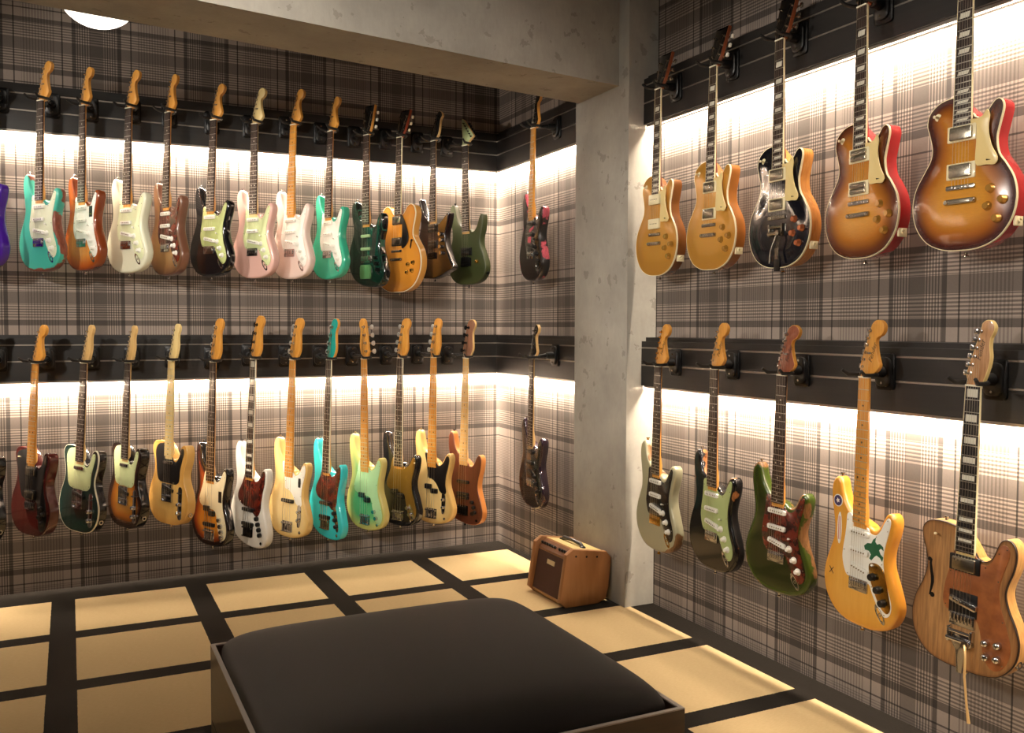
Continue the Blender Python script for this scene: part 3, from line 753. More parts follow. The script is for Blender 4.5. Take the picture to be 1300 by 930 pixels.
r_, b_, h_ = strat('a13', 'black guitar with worn hot pink patches and maple neck, on the short side wall', 'black and pink guitar', relic('pink_wear', (18, 14, 16), (214, 92, 108), .42, 42, 9), gd=mat('black_gloss_guard', (15, 13, 14), .25, coat=.4), pu=BLKP, fb=MAPLE, headm=HEADBLK, kn=BLKP)
decal(r_, 'pink_patch', [(-30, -14), (-6, -10), (26, 4), (30, 18), (4, 10), (-28, 2)], mat('hot_pink', (216, 84, 104), .4), 6, 268, FACE - .0024, 'hot pink paint patch')
decal(r_, 'pink_patch', [(-22, -16), (18, -14), (24, 10), (20, 18), (-20, 16)], MATS['hot_pink'], -18, 214, FACE - .0024, 'hot pink paint patch')

# ---- lower rail, back wall
tele('b0', 'black white-bound guitar cut by the photo edge, lower rail far left', 'black bound guitar', gloss('black_blue_lacquer', (14, 16, 24), .12), gloss('black_blue_lacquer', (14, 16, 24)), gd=BLKP, binding=PARCH)
def special_b1():
    f = burst('maroon', [(0, (62, 18, 16)), (1, (104, 34, 28))], 80, (18, (5, 5, .5), (70, 22, 18), .6))
    root, body, ho, tr = guitar('b1', 'electric_guitar', 'maroon red single cutaway guitar with large black pickguard and yellow maple neck', 'guitar', grp('b1'), POSE['b1'], TELE, 790, .045, f, mat('maroon_side', (84, 26, 22), .2, coat=.8), .004, .004,
        fb=MAPLE, neckm=MAPLE, head=H_STRAT, inlaym=BLKP)
    guard(root, G_TELEDLX, mat('black_guard', (20, 18, 18), .3, coat=.3))
    for s in (296, 188): pickup(root, 'hum', 0, s, NICKEL, 0, FACE - .002, BLKP)
    bridge(root, 'hardtail', 144)
    for x, s in ((92, 134), (112, 112), (88, 96), (108, 70)): knob(root, x, s, 'skirt', BLKP)
    switch(root, -88, 352, CREAM)
    HANG.append(('b1', 'maroon guitar'))
special_b1()
tele('b2', 'dark green single cutaway guitar with double white binding and mint pickguard', 'dark green bound guitar', burst('deep_green', [(0, (10, 40, 36)), (.5, (22, 56, 50)), (1, (40, 46, 40))], 100), mat('deep_green_side', (22, 16, 16), .2, coat=.8), binding=PARCH, nk=MAPLEL)
tele('b3', 'brown and black sunburst single cutaway guitar with mint pickguard and dark fingerboard', 'sunburst single cutaway guitar', SUN2, gloss('burst_black', (14, 10, 10), .15), nk=MAPLEL)
tele('b4', 'butterscotch yellow single cutaway guitar with black pickguard and pale maple neck', 'butterscotch guitar', burst('butterscotch', [(0, (204, 150, 74)), (.4, (222, 172, 92)), (1, (228, 182, 104))], 80, (16, (5, 5, .5), (196, 140, 66), .6)), mat('butterscotch_side', (216, 168, 92), .22, coat=.8), gd=mat('black_guard', (20, 18, 18), .3), fb=MAPLEP, nk=MAPLEP)
r_, b_, h_ = bass('b5', 'sunburst bass guitar with cream pickguard, black sticker and dark fingerboard', 'sunburst bass', SUN3, gloss('burst_black', (14, 10, 10)), gd=CREAM, pus=(('split', 0, 182), ('jbar', 0, 112)), knobs=((88, 146), (100, 116), (108, 88), (112, 62)))
decal(r_, 'hang_sticker', [(-13, -28), (13, -28), (13, 28), (-13, 28)], BLKP, 84, 262, FACE - .0024, 'black printed sticker')
bass('b6', 'white offset bass guitar with tortoiseshell pickguard and block inlaid neck', 'white offset bass', gloss('white_lacquer', (232, 226, 214)), shape=JB, gd=TORT, G=G_J, inlay='block', fbind=PARCH, pus=(('jbar', 0, 186), ('jbar', 0, 112)), knobs=((78, 150), (90, 122), (100, 96), (108, 70)), km=BLKP, hw=mat('dark_chrome', (90, 88, 88), .25, 1))
CP51 = [(78, 176), (92, 182), (104, 170), (106, 130), (102, 84), (92, 66), (78, 72), (76, 120)]
r_, b_, h_ = bass('b7', 'pale yellow bass guitar with white pickguard and orange maple neck', 'pale yellow bass', burst('pale_blonde', [(0, (218, 176, 100)), (.4, (234, 204, 138)), (1, (238, 212, 150))], 70), mat('blonde_side', (222, 182, 110), .22, coat=.8), gd=WHITEP, G=G_51, fb=MAPLE, pus=(('jbar', 0, 196),), knobs=((92, 148), (92, 104)), kk='dome', plate=CP51)
decal(r_, 'hang_sticker', [(-9, -24), (9, -24), (11, 0), (9, 24), (-9, 24), (-11, 0)], BLKP, 86, 300, FACE - .0024, 'black oval sticker')
CPJ = [(74, 172), (88, 176), (100, 160), (112, 120), (124, 70), (118, 48), (104, 52), (92, 90), (78, 132)]
bass('b8', 'bright turquoise offset bass guitar with tortoiseshell pickguard and matching headstock', 'bright turquoise bass', gloss('turquoise_lacquer', (52, 190, 196)), shape=JB, gd=TORT, G=G_J, headm=gloss('teal_head', (34, 162, 150)), pus=(('jbar', 0, 186), ('jbar', 0, 112)), knobs=((88, 144), (98, 110), (108, 76)), hw=NICKEL, km=BLKP, plate=CPJ, fbind=PARCH)
bass('b9', 'green to yellow burst bass guitar with mint pickguard and reversed maple headstock', 'green yellow burst bass', burst('green_yellow_burst', [(0, (196, 182, 100)), (.3, (176, 184, 110)), (.8, (92, 168, 108)), (1, (86, 164, 108))], 85), mat('yellow_green_side', (196, 184, 112), .25, coat=.8), gd=mat('pale_green_guard', (170, 206, 154), .3, coat=.3), fb=MAPLE, head=H_TBASS, mirror=True, tuners='bassrev', km=CHROME)
bass('b10', 'black bass guitar with gold anodised pickguard and dark fingerboard', 'black bass with the gold pickguard', gloss('black_lacquer', (16, 17, 20)), gd=GOLDANO, fbind=PARCH, plate=[(84, 130), (100, 128), (120, 96), (132, 62), (120, 46), (104, 58), (92, 90)], km=CHROME)
bass('b11', 'blonde bass guitar with black pickguard and orange maple neck', 'blonde bass with the black pickguard', burst('cream_blonde', [(0, (214, 170, 96)), (.4, (230, 196, 126)), (1, (232, 202, 138))], 70), mat('blonde_side', (222, 182, 110)), gd=mat('black_guard', (20, 18, 18)), G=[(x, z) for x, z in G_51], fb=MAPLE, head=H_TBASS, pus=(('split', 0, 200),), knobs=((92, 148), (92, 104)), kk='dome', plate=CP51)
WAL = burst('walnut_natural', [(0, (170, 108, 58)), (.05, (92, 46, 28)), (1, (96, 50, 30))], 90, (20, (7, 7, .5), (58, 26, 17), 1.2), .35, .3)
bass('b12', 'natural walnut bass guitar without pickguard, last on the lower back rail before the corner', 'walnut bass', WAL, mat('walnut_rim', (196, 126, 66), .35, coat=.4), shape=JB, gd=None, fb=MAPLEL, nk=MAPLEL, headm=wood('walnut_head', (150, 104, 78), (120, 80, 60)), pus=(('jbar', 0, 240), ('jbar', 0, 170), ('jbar', 0, 150)), knobs=((78, 130), (92, 102), (100, 74), (84, 66)), hw=BLKM, km=BLKP)
strat('b13', 'dark plum double cutaway guitar with black pickguard on the short side wall', 'dark plum guitar', burst('dark_plum', [(0, (44, 26, 36)), (.4, (22, 16, 20)), (1, (20, 16, 18))], 70, rough=.15), mat('plum_side', (46, 26, 42), .15, coat=.9), gd=mat('black_gloss_guard', (15, 13, 14)), pu=BLKP, kn=BLKP, headm=HEADBLK, nk=MAPLEL)

# ---- upper rail, right wall
KG = mat('gold_knob', (190, 140, 62), .2, .5, coat=.8)
lpaul('c1', 'gold topped single cutaway guitar with cream soap bar pickups, next to the concrete pillar', 'gold topped guitar by the pillar', gold, mat('brown_back', (128, 78, 34), .22, coat=.8), 'p90', km=KG)
lpaul('c2', 'gold topped single cutaway guitar with metal covered pickups', 'gold topped guitar with metal pickups', gold, mat('light_brown_back', (166, 104, 44), .22, coat=.8), km=KG)
lpaul('c3', 'black single cutaway guitar with vibrato tailpiece and natural amber sides', 'black single cutaway guitar', gloss('blue_black_top', (12, 14, 22), .1), wood('amber_maple_back', (214, 150, 72), (190, 122, 52), .25, .8), tail='bigsby', km=mat('copper_knob', (190, 110, 70), .25, .6, coat=.6))
FL = (60, (1, 1, 9), (120, 60, 18), .45)
lpaul('c4', 'honey sunburst single cutaway guitar with red back and open black pickups', 'honey sunburst guitar', burst('honey_burst', [(0, (60, 26, 14)), (.2, (100, 48, 16)), (.55, (186, 116, 30)), (1, (214, 150, 48))], 110, FL), mat('cherry_back', (176, 38, 40), .25, coat=.8), 'zebra', km=KG)
lpaul('c5', 'large dark edged sunburst single cutaway guitar with red back, rightmost on the upper rail', 'dark edged sunburst guitar', burst('dark_burst', [(0, (40, 14, 18)), (.15, (74, 26, 18)), (.42, (172, 100, 26)), (.85, (216, 150, 46))], 110, FL), mat('cherry_back', (176, 38, 40)), km=KG)

# ---- lower rail, right wall
INK = mat('dark_ink', (46, 28, 18), .6)
def logo(ho, rot=1.25, x=.030, z=.075, size=.022): lettering(ho, 'Fender', size, (x, -.0003, z), (PI / 2, -rot, 0), INK)
r_, b_, h_ = strat('d1', 'champagne silver double cutaway guitar with black pickguard and gold bridge, beside the pillar', 'champagne silver guitar', relic('worn_silver', (176, 172, 142), (150, 110, 70), .42, 26, 5, .28, metal=.25), gd=mat('black_gloss_guard', (15, 13, 14)), hw=GOLDM, kn=WHITEP, fbind=None); logo(h_)
r_, b_, h_ = strat('d2', 'worn black double cutaway guitar with mint pickguard and bare wood on the edges', 'worn black guitar', relic('worn_black', (14, 13, 14), (178, 112, 62), .42, 34, 12, .15), gd=mat('aged_mint_guard', (170, 184, 122), .35, coat=.3)); logo(h_)
r_, b_, h_ = strat('d3', 'worn dark green double cutaway guitar with tortoiseshell pickguard and reddish headstock', 'worn dark green guitar', relic('worn_green', (32, 40, 10), (138, 98, 58), .46, 40, 21, .2, (58, 74, 16)), gd=TORT, nk=MAPLE, headm=ROAST, fbind=None); logo(h_)
ASH = burst('natural_ash', [(0, (218, 150, 52)), (.4, (226, 164, 66)), (1, (230, 172, 76))], 70, (14, (5, 5, .5), (196, 128, 40), .6), .2)
r_, b_, h_ = strat('d4', 'natural yellow double cutaway guitar with white pickguard, green reptile sticker and brass plate', 'natural yellow guitar with stickers', ASH, ASH, gd=WHITEP, fb=MAPLE, kn=BLKP, pu=WHITEP); logo(h_)
BRASS = mat('brass_plate', (176, 136, 62), .22, 1)
part('control_plate', MB().prism([(x / 1000, z / 1000) for x, z in ccw(catmull([(44, 212), (74, 220), (100, 206), (112, 176), (126, 132), (134, 98), (124, 78), (106, 82), (84, 104), (62, 140), (48, 172)], 4))], FACE - .0042, FACE - .002, .0006), BRASS, r_, label='brass control plate')
for x, z in ((62, 176), (86, 142), (106, 106)): knob(r_, x, z, 'flat', BLKP, FACE - .004)
ST_W = mat('sticker_white', (230, 226, 214), .5); ST_P = mat('sticker_purple', (60, 48, 92), .5); ST_R = mat('sticker_red', (186, 60, 48), .5); ST_G = mat('sticker_green', (22, 92, 58), .5)
circ = lambda r, n=24: [(r * math.cos(2 * PI * i / n), r * math.sin(2 * PI * i / n)) for i in range(n)]
decal(r_, 'round_sticker', circ(20), ST_W, -102, 384, FACE - .0004, 'round white and purple sticker'); decal(r_, 'round_sticker', circ(17), ST_P, -102, 384, FACE - .0009)
decal(r_, 'sticker_emblem', [(9 * math.cos(PI * k / 5) * (1 if k % 2 else .5), 9 * math.sin(PI * k / 5) * (1 if k % 2 else .5)) for k in range(10)], ST_W, -102, 384, FACE - .0014)
ov = [(10 * math.cos(2 * PI * i / 24), 52 * math.sin(2 * PI * i / 24)) for i in range(24)]
decal(r_, 'oval_sticker', ov, ST_W, -92, 296, FACE - .0004, 'long white oval sticker with red stripes')
for q in (-3.4, 3.4): decal(r_, 'sticker_stripe', [(q - 1.1, -38), (q + 1.1, -38), (q + 1.1, 38), (q - 1.1, 38)], ST_R, -92, 296, FACE - .0009)
REPT = [(-34, 2), (-22, 12), (-8, 14), (-2, 26), (8, 34), (6, 22), (12, 16), (22, 20), (34, 14), (36, 4), (26, 8), (20, 2), (26, -8), (36, -14), (32, -26), (24, -18), (12, -14), (4, -20), (-6, -32), (-14, -28), (-8, -16), (-16, -8), (-30, -8)]
decal(r_, 'reptile_sticker', REPT, ST_G, 58, 262, FACE - .0024, 'green reptile shaped sticker', 1.15)
for a_ in (.7, -.7):
    decal(r_, 'pencil_mark', [(-1.2, -14), (1.2, -14), (1.2, 14), (-1.2, 14)], INK, -122, 150, FACE - .0004, None, 1, a_)

def special_d5():
    f = burst('barn_wood', [(0, (100, 62, 34)), (.15, (166, 118, 70)), (1, (190, 142, 90))], 60, (16, (9, 9, .7), (70, 44, 26), 1.6), .4, .4)
    dk = wood('barn_edge', (206, 160, 96), (178, 128, 70), .3, .5)
    root, body, ho, tr = guitar('d5', 'semi_hollow_guitar', 'weathered barn wood single cutaway guitar with sound hole and vibrato arm, rightmost lower rail', 'guitar', grp('d5'), POSE['d5'], TELE, 790, .045, f, dk, .002, .004,
        binding=mat('dark_binding', (40, 26, 20), .3, coat=.5), fb=EBONY, neckm=MAPLEP, inlay='block', head=H_TELE, headm=wood('figured_head', (208, 160, 112), (160, 112, 74)), headside=MAPLEP, tuners='tele', fbind=CREAM)
    lg = mat('brown_leather_guard', (128, 72, 40), .45, coat=.3); t = NT(lg); t.color(t.ramp(t.noise(26, 5), [(.3, srgb(122, 66, 30)), (.7, srgb(166, 98, 50))]))
    guard(root, [(-28, 372), (-34, 330), (-46, 280), (-58, 230), (-62, 180), (-44, 158), (0, 156), (40, 150), (56, 110), (66, 60), (92, 30), (124, 48), (140, 100), (124, 160), (106, 210), (100, 255), (110, 300), (124, 350), (118, 374), (100, 372), (88, 346), (76, 322), (58, 308), (38, 312), (30, 326), (0, 340)], lg)
    pickup(root, 'hum', 0, 298, NICKEL, 0, FACE - .003, BLKP)
    part('bridge_surround', MB().box((0, FACE - .002, .186), (.084, .004, .066), .004), BLKP, root)
    pickup(root, 'single', 3, 190, CHROME, .2, FACE - .003, CHROME)
    bridge(root, 'hardtail', 148); bridge(root, 'bigsby', 96)
    part('tremolo_arm', MB().tube([(.026, -.014, .082), (.036, -.024, .06), (.040, -.028, .0), (.052, -.030, -.075), (.062, -.032, -.12)], [.004, .0034, .003, .003, .0045], 8), mat('cream_arm', (214, 178, 120), .3, .3), root, label='long pale vibrato arm')
    fhole(root, -104, 232, -1, 1.05)
    for x, s in ((74, 100), (108, 104), (76, 62), (108, 66)): knob(root, x, s, 'dome', CHROME)
    switch(root, -92, 362, CREAM)
    part('output_jack', MB().lathe((.142, FACE + .022, .062), [(.011, 0), (.011, .012), (.006, .012), (.006, .004), (0, .004)], 14, 'x'), CHROME, root)
    HANG.append(('d5', 'barn wood guitar')); logo(ho, 1.35, .018, .095, .02)
special_d5()

# ------------------------------------------------------------------ room
XR, XS, YB, YP0, YP1, ZC = 2.47, 2.3465, 4.983, 3.52, 4.0, 3.12
XL, YF = -2.6, -1.8
def plaid(name, axis, u0, sign):
    m = mat(name, (150, 132, 122), .75, spec=.25); t = NT(m)
    tc = t.n('ShaderNodeTexCoord'); sp = t.n('ShaderNodeSeparateXYZ'); t.t.links.new(tc.outputs['Object'], sp.inputs[0])
    U = t.math('ADD', t.math('MULTIPLY', sp.outputs[axis], sign), -u0 * sign); Z = t.math('SUBTRACT', sp.outputs[2], 1.321)
    def fields(v, P, wide, thin, checks, block, fine, pc, pf):
        u = t.math('MULTIPLY', t.math('FRACT', t.math('DIVIDE', v, P)), P)
        acc = 0.0
        def over(d):
            nonlocal acc
            acc = d if isinstance(acc, float) else t.math('MAXIMUM', acc, d)
        def band(c, w, k): return t.math('MULTIPLY', t.math('COMPARE', u, c, w / 2), k)
        for c, w, k in wide + thin + block: over(band(c, w, k))
        for (a, b, k), p in [(q, pc) for q in checks] + [(q, pf) for q in fine]:
            ln = t.math('LESS_THAN', t.math('FRACT', t.math('DIVIDE', v, p)), .5)
            over(t.math('MULTIPLY', ln, band((a + b) / 2, b - a, k)))
        return t.math('SUBTRACT', 1.0, acc)
    V = fields(t.math('ADD', U, .009), .5184, [(.009, .018, .70), (.323, .018, .70)], [(.063, .006, .78), (.271, .006, .78)], [(.335, .397, .62), (.455, .517, .62)], [(.426, .058, .50)], [(.094, .241, .34)], .0112, .0128)
    H = fields(t.math('ADD', Z, .014), .608, [(.014, .027, .66), (.250, .022, .66)], [(.304, .006, .72), (.560, .006, .72)], [(.030, .104, .6), (.166, .238, .6)], [(.135, .058, .56)], [(.324, .544, .32)], .0125, .0098)
    f = t.math('MULTIPLY', V, H)
    n = t.noise(160, 2)
    f = t.math('MULTIPLY', f, t.math('ADD', .9, t.math('MULTIPLY', n, .2)))
    t.color(t.mix(f, srgb(17, 16, 17), srgb(148, 136, 127)))
    return m
PL_B = plaid('plaid_wallpaper_back', 0, -.271, 1)
PL_R = plaid('plaid_wallpaper_right', 1, 2.4835, -1)
CONC = mat('concrete', (128, 122, 112), .8, spec=.3); t = NT(CONC)
n1, n2, n3 = t.noise(2.2, 6, rough=.65), t.noise(14, 5), t.noise(60, 3, stretch=(1, 1, .35))
c = t.ramp(n1, [(.3, srgb(146, 142, 134)), (.7, srgb(182, 178, 168))])
c = t.mix(t.math('MULTIPLY', t.math('GREATER_THAN', n2, .64), .45), c, srgb(112, 107, 99))
c = t.mix(t.math('MULTIPLY', n3, .25), c, srgb(124, 118, 110))
t.color(c); t.bump(t.math('ADD', n1, t.math('MULTIPLY', n3, .4)), .25, .01)
PLAS = mat('grey_plaster', (84, 80, 76), .8)
CEIL = mat('dark_ceiling', (92, 88, 84), .8)

FLO = mat('carpet', (30, 27, 24), .95, spec=.1); t = NT(FLO)
tc = t.n('ShaderNodeTexCoord'); sp = t.n('ShaderNodeSeparateXYZ'); t.t.links.new(tc.outputs['Object'], sp.inputs[0])
X, Y = sp.outputs[0], sp.outputs[1]
wob = t.math('MULTIPLY', t.math('SUBTRACT', t.noise(130, 2), .5), .006)
fx = t.math('MULTIPLY', t.math('FRACT', t.math('DIVIDE', t.math('ADD', X, t.math('SUBTRACT', wob, .006)), .5985)), .5985)
fy = t.math('MULTIPLY', t.math('FRACT', t.math('DIVIDE', t.math('ADD', Y, t.math('SUBTRACT', wob, 2.449)), .6025)), .6025)
inx = t.math('LESS_THAN', fx, .498); iny = t.math('LESS_THAN', fy, .504)
lastcol = t.math('MULTIPLY', t.math('GREATER_THAN', X, 1.79), t.math('MULTIPLY', t.math('LESS_THAN', X, 2.342), t.math('LESS_THAN', Y, 3.6)))
inx = t.math('MAXIMUM', t.math('MULTIPLY', inx, t.math('LESS_THAN', X, 2.342)), lastcol)
msk = t.math('MULTIPLY', t.math('MULTIPLY', inx, iny), t.math('LESS_THAN', Y, 4.765))
rib = t.noise(1, 2, stretch=(60, 260, 1)); pile = t.noise(420, 2)
tan = t.mix(rib, srgb(202, 174, 128), srgb(222, 196, 150))
dark = t.mix(pile, srgb(22, 19, 17), srgb(48, 43, 38))
t.color(t.mix(msk, dark, tan))
t.bump(t.math('ADD', pile, rib), .5, .003)

def panel(name, x0, x1, y0, y1, z0, z1, m): return struct(name, MB().add([(x, y, z) for x in (x0, x1) for y in (y0, y1) for z in (z0, z1)], [(0, 1, 3, 2), (4, 6, 7, 5), (0, 4, 5, 1), (2, 3, 7, 6), (0, 2, 6, 4), (1, 5, 7, 3)]), m)
panel('floor', XL, XR + .1, YF, YB + .1, -.1, 0, FLO)
panel('ceiling', XL, XR + .1, YF, YB + .1, ZC, ZC + .1, CEIL)
panel('wall_back', XL, XS + .15, YB, YB + .1, 0, ZC, PL_B)
panel('wall_side', XS, XS + .15, YP1, YB, 0, ZC, PL_R)
panel('wall_right', XR, XR + .1, YF, YP0 + .3, 0, ZC, PL_R)
panel('wall_left', XL - .1, XL, YF, YB, 0, ZC, PLAS)
panel('wall_front', XL, XR + .1, YF - .1, YF, 0, ZC, PLAS)
o = struct('concrete_pillar', MB().prism([(2.31, YP0), (XR + .06, YP0), (XR + .06, YP1), (2.31, YP1)], 0, 1), CONC)
for v in o.data.vertices: v.co = (v.co.x, v.co.z, v.co.y * ZC)
o.data.update()
o.name = 'trim_1'
def beam():
    k = .147; x0, x1 = XL, 2.3115
    f = lambda x: 3.604 + (x - 2.311) * k; b = lambda x: 3.967 + (x - 2.278) * k + .0
    z0, z1 = 2.425, ZC
    mb = MB().add([(x0, f(x0), z0), (x1, f(x1), z0), (x1, b(x1), z0), (x0, b(x0), z0), (x0, f(x0), z1), (x1, f(x1), z1), (x1, b(x1), z1), (x0, b(x0), z1)], [(0, 1, 2, 3), (7, 6, 5, 4), (0, 4, 5, 1), (1, 5, 6, 2), (2, 6, 7, 3), (3, 7, 4, 0)])
    return struct('trim_2', mb, CONC)
beam()
BASE = mat('dark_skirting', (26, 23, 21), .6)

# slat rails: dark boards with aluminium grooves, mounted on the walls
SLAT = wood('dark_slatboard', (27, 24, 22), (17, 15, 14), .5, 0, 6)
_b = SLAT.node_tree.nodes['Mapping'] if 'Mapping' in SLAT.node_tree.nodes else None
for nd in SLAT.node_tree.nodes:
    if nd.type == 'MAPPING': nd.inputs['Scale'].default_value = (.6, .6, 14)
ALU = mat('brushed_aluminium', (176, 168, 158), .35, .9)
LED = mat('led_diffuser', (255, 236, 212), .4, emit=840)
nt_ = 3
def rail(wall, p0, p1, q, out, z0, thick, nm):
    """board from p0 to p1 along the wall, its back at q, its face out*thick nearer the room"""
    global nt_
    def bx(mb, a, b, d0, d1, za, zb, mi=0):
        qa, qb = q + out * d0, q + out * d1
        pts = [((u, v, z) if wall == 'y' else (v, u, z)) for u in (a, b) for v in (qa, qb) for z in (za, zb)]
        return mb.add(pts, [(0, 1, 3, 2), (4, 6, 7, 5), (0, 4, 5, 1), (2, 3, 7, 6), (0, 2, 6, 4), (1, 5, 7, 3)], mi)
    mb = MB(); zs = (0, .092, .100, .172, .180, .206)
    for k in (0, 2, 4): bx(mb, p0, p1, .0, thick, z0 + zs[k], z0 + zs[k + 1])
    bx(mb, p0, p1, 0, thick * .6, z0 + .092, z0 + .100); bx(mb, p0, p1, 0, thick * .6, z0 + .172, z0 + .180)
    bx(mb, p0, p1, 0, thick * .7, z0 + .206, z0 + .224)
    o = struct('trim_%d' % nt_, mb, SLAT); nt_ += 1
    for k in (.092, .172):
        g = MB(); bx(g, p0, p1, thick * .6, thick - .0015, z0 + k + .001, z0 + k + .007); part('groove_liner', g, ALU, o, 0)
    return o
def led(wall, p0, p1, q, out, z, d, label, glow=None):
    """slim channel under the board: an aluminium housing whose slanted diffuser faces down and towards the wall"""
    o = link('led_strip', bpy.data.meshes.new('led_strip'), None)
    tag(o, label, 'light', 'LED strips under the slat rails')
    n = max(1, int(abs(p1 - p0) / .3)); d0 = d - .008; d1 = d + .008
    def pts(prof, a, b): return [((u, q + out * v, z + w_) if wall == 'y' else (q + out * v, u, z + w_)) for u in (a, b) for v, w_ in prof]
    hs = MB(); hs.add(pts([(d0, 0), (d1, 0), (d1, -.012), (d1 - .0015, -.012), (d0 + .001, -.0015)], p0, p1), [(0, 1, 2, 3, 4), (9, 8, 7, 6, 5)] + [(k, (k + 1) % 5, (k + 1) % 5 + 5, k + 5) for k in range(5)])
    me = mesh(hs, [ALU], 0, 'led_strip'); old = o.data; o.data = me; bpy.data.meshes.remove(old)
    df = MB(); ln = MB()
    for k in range(n):
        a, b = p0 + (p1 - p0) * k / n, p0 + (p1 - p0) * (k + 1) / n
        df.add(pts([(d0 + .0005, -.003), (d1 - .003, -.0125)], a, b), [(0, 1, 3, 2)])
        ln.add(pts([(d1 - .006, -.0125), (d1, -.0125), (d1, -.0145), (d1 - .006, -.0145)], a, b), [(0, 1, 5, 4), (1, 2, 6, 5), (2, 3, 7, 6), (3, 0, 4, 7), (0, 3, 2, 1), (4, 5, 6, 7)])
    part('diffuser', df, glow or LED, o, 0); part('lens_edge', ln, LEDW, o, 0)
LEDR = mat('led_diffuser_right', (255, 236, 212), .4, emit=470)
LEDW = mat('led_lens_edge', (255, 236, 212), .4, emit=6)
ZU, ZL = 2.238, 1.036
TB, TR = .030, .078
for z0, w_ in ((ZU, 'upper'), (ZL, 'lower')):
    rail('y', -2.4, XS, YB, -1, z0, TB, w_); rail('x', YP1, YB - TB, XS, -1, z0, TB, w_); rail('x', YF + .3, YP0, XR, -1, z0, TR, w_)
    led('y', -2.4, XS - .04, YB, -1, z0, .026, 'glowing warm light strip under the %s rail of the back wall' % w_)
    led('x', YP1 + .005, YB - .045, XS, -1, z0, .026, 'glowing warm light strip under the %s rail of the short side wall' % w_)
    led('x', YF + .3, YP0 - .005, XR, -1, z0, .056, 'glowing warm light strip under the %s rail of the right wall' % w_, LEDR)

# hangers
def hanger(key, short):
    N, B, yaw = POSE[key]; N, B = Vector(N), Vector(B); yaw = math.radians(yaw)
    a = (N - B).normalized(); n = Vector((-math.sin(yaw), -math.cos(yaw), 0)); n = (n - a * n.dot(a)).normalized(); r = (-n).cross(a)
    isb = key[0] == 'b' and key not in ('b0', 'b1', 'b2', 'b3', 'b4', 'b13')
    c = N + a * .011
    at = lambda x, y, z: c + r * x + (-n) * y + a * z
    wallX = None
    if key[0] in 'cd': wallX = XR - TR
    elif key in ('a13', 'b13'): wallX = XS - TB
    if wallX is not None: P = Vector((wallX, N.y - .0, N.z + .018)); out = Vector((-1, 0, 0)); tan_ = Vector((0, -1, 0))
    else: P = Vector((N.x + .05 - .043 * (N.x + .1), YB - TB, N.z + .018)); out = Vector((0, -1, 0)); tan_ = Vector((1, 0, 0))
    rail_w = 'right' if key[0] in 'cd' else ('short side' if key in ('a13', 'b13') else 'back')
    root = empty('guitar_hanger', 'black wall hanger holding the %s' % short, 'guitar hanger', P, 'black guitar hangers on the slat rails')
    up = Vector((0, 0, 1)); loc = lambda v: v - P
    def plate(w, h, d0, d1, rr, nm, m):
        pts = []
        for sx, sz, a0 in ((1, 1, 0), (-1, 1, 90), (-1, -1, 180), (1, -1, 270)):
            for aa in (0, 30, 60, 90):
                t_ = math.radians(a0 + aa); pts.append((sx * (w / 2 - rr) + rr * math.cos(t_), sz * (h / 2 - rr) + rr * math.sin(t_)))
        R = [[tan_ * u * k + up * v * k + out * d for u, v in pts] for d, k in ((d0, 1), (d1 - .003, 1), (d1, .9))]
        return part(nm, MB().rings([[tuple(p) for p in q] for q in R]), m, root)
    plate(.074, .118, .0005, .010, .012, 'mounting_plate', BLKM)
    pl = plate(.060, .096, .010, .022, .022, 'cover_plate', BLKP)
    for q in (-.036, .036):
        part('screw', MB().tube([tuple(tan_ * .0 + up * q + out * .0215), tuple(up * q + out * .0245)], .0042, 8), NICKEL, pl)
    piv = at(0, .046, 0)
    mid = P + out * .062
    part('arm', MB().tube([tuple(out * .02), tuple(loc(mid))], [.019, .016], 14).tube([tuple(loc(mid)), tuple(loc(piv * .5 + mid * .5)), tuple(loc(piv))], [.011, .010, .010], 12), BLKP, root)
    w = .036 if not isb else .037
    pts = [(-w - .006, -.050, .014), (-w, -.030, .0), (-w, .0, -.001), (-w + .004, .022, 0), (-.018, .038, 0), (0, .042, 0), (.018, .038, 0), (w - .004, .022, 0), (w, 0, -.001), (w, -.030, 0), (w + .006, -.050, .014)]
    part('yoke', MB().tube([tuple(loc(at(*q))) for q in pts], [.005, .0065, .0065, .0065, .007, .008, .007, .0065, .0065, .0065, .005], 10), RUBBER, root)
for k, s in HANG: hanger(k, s)

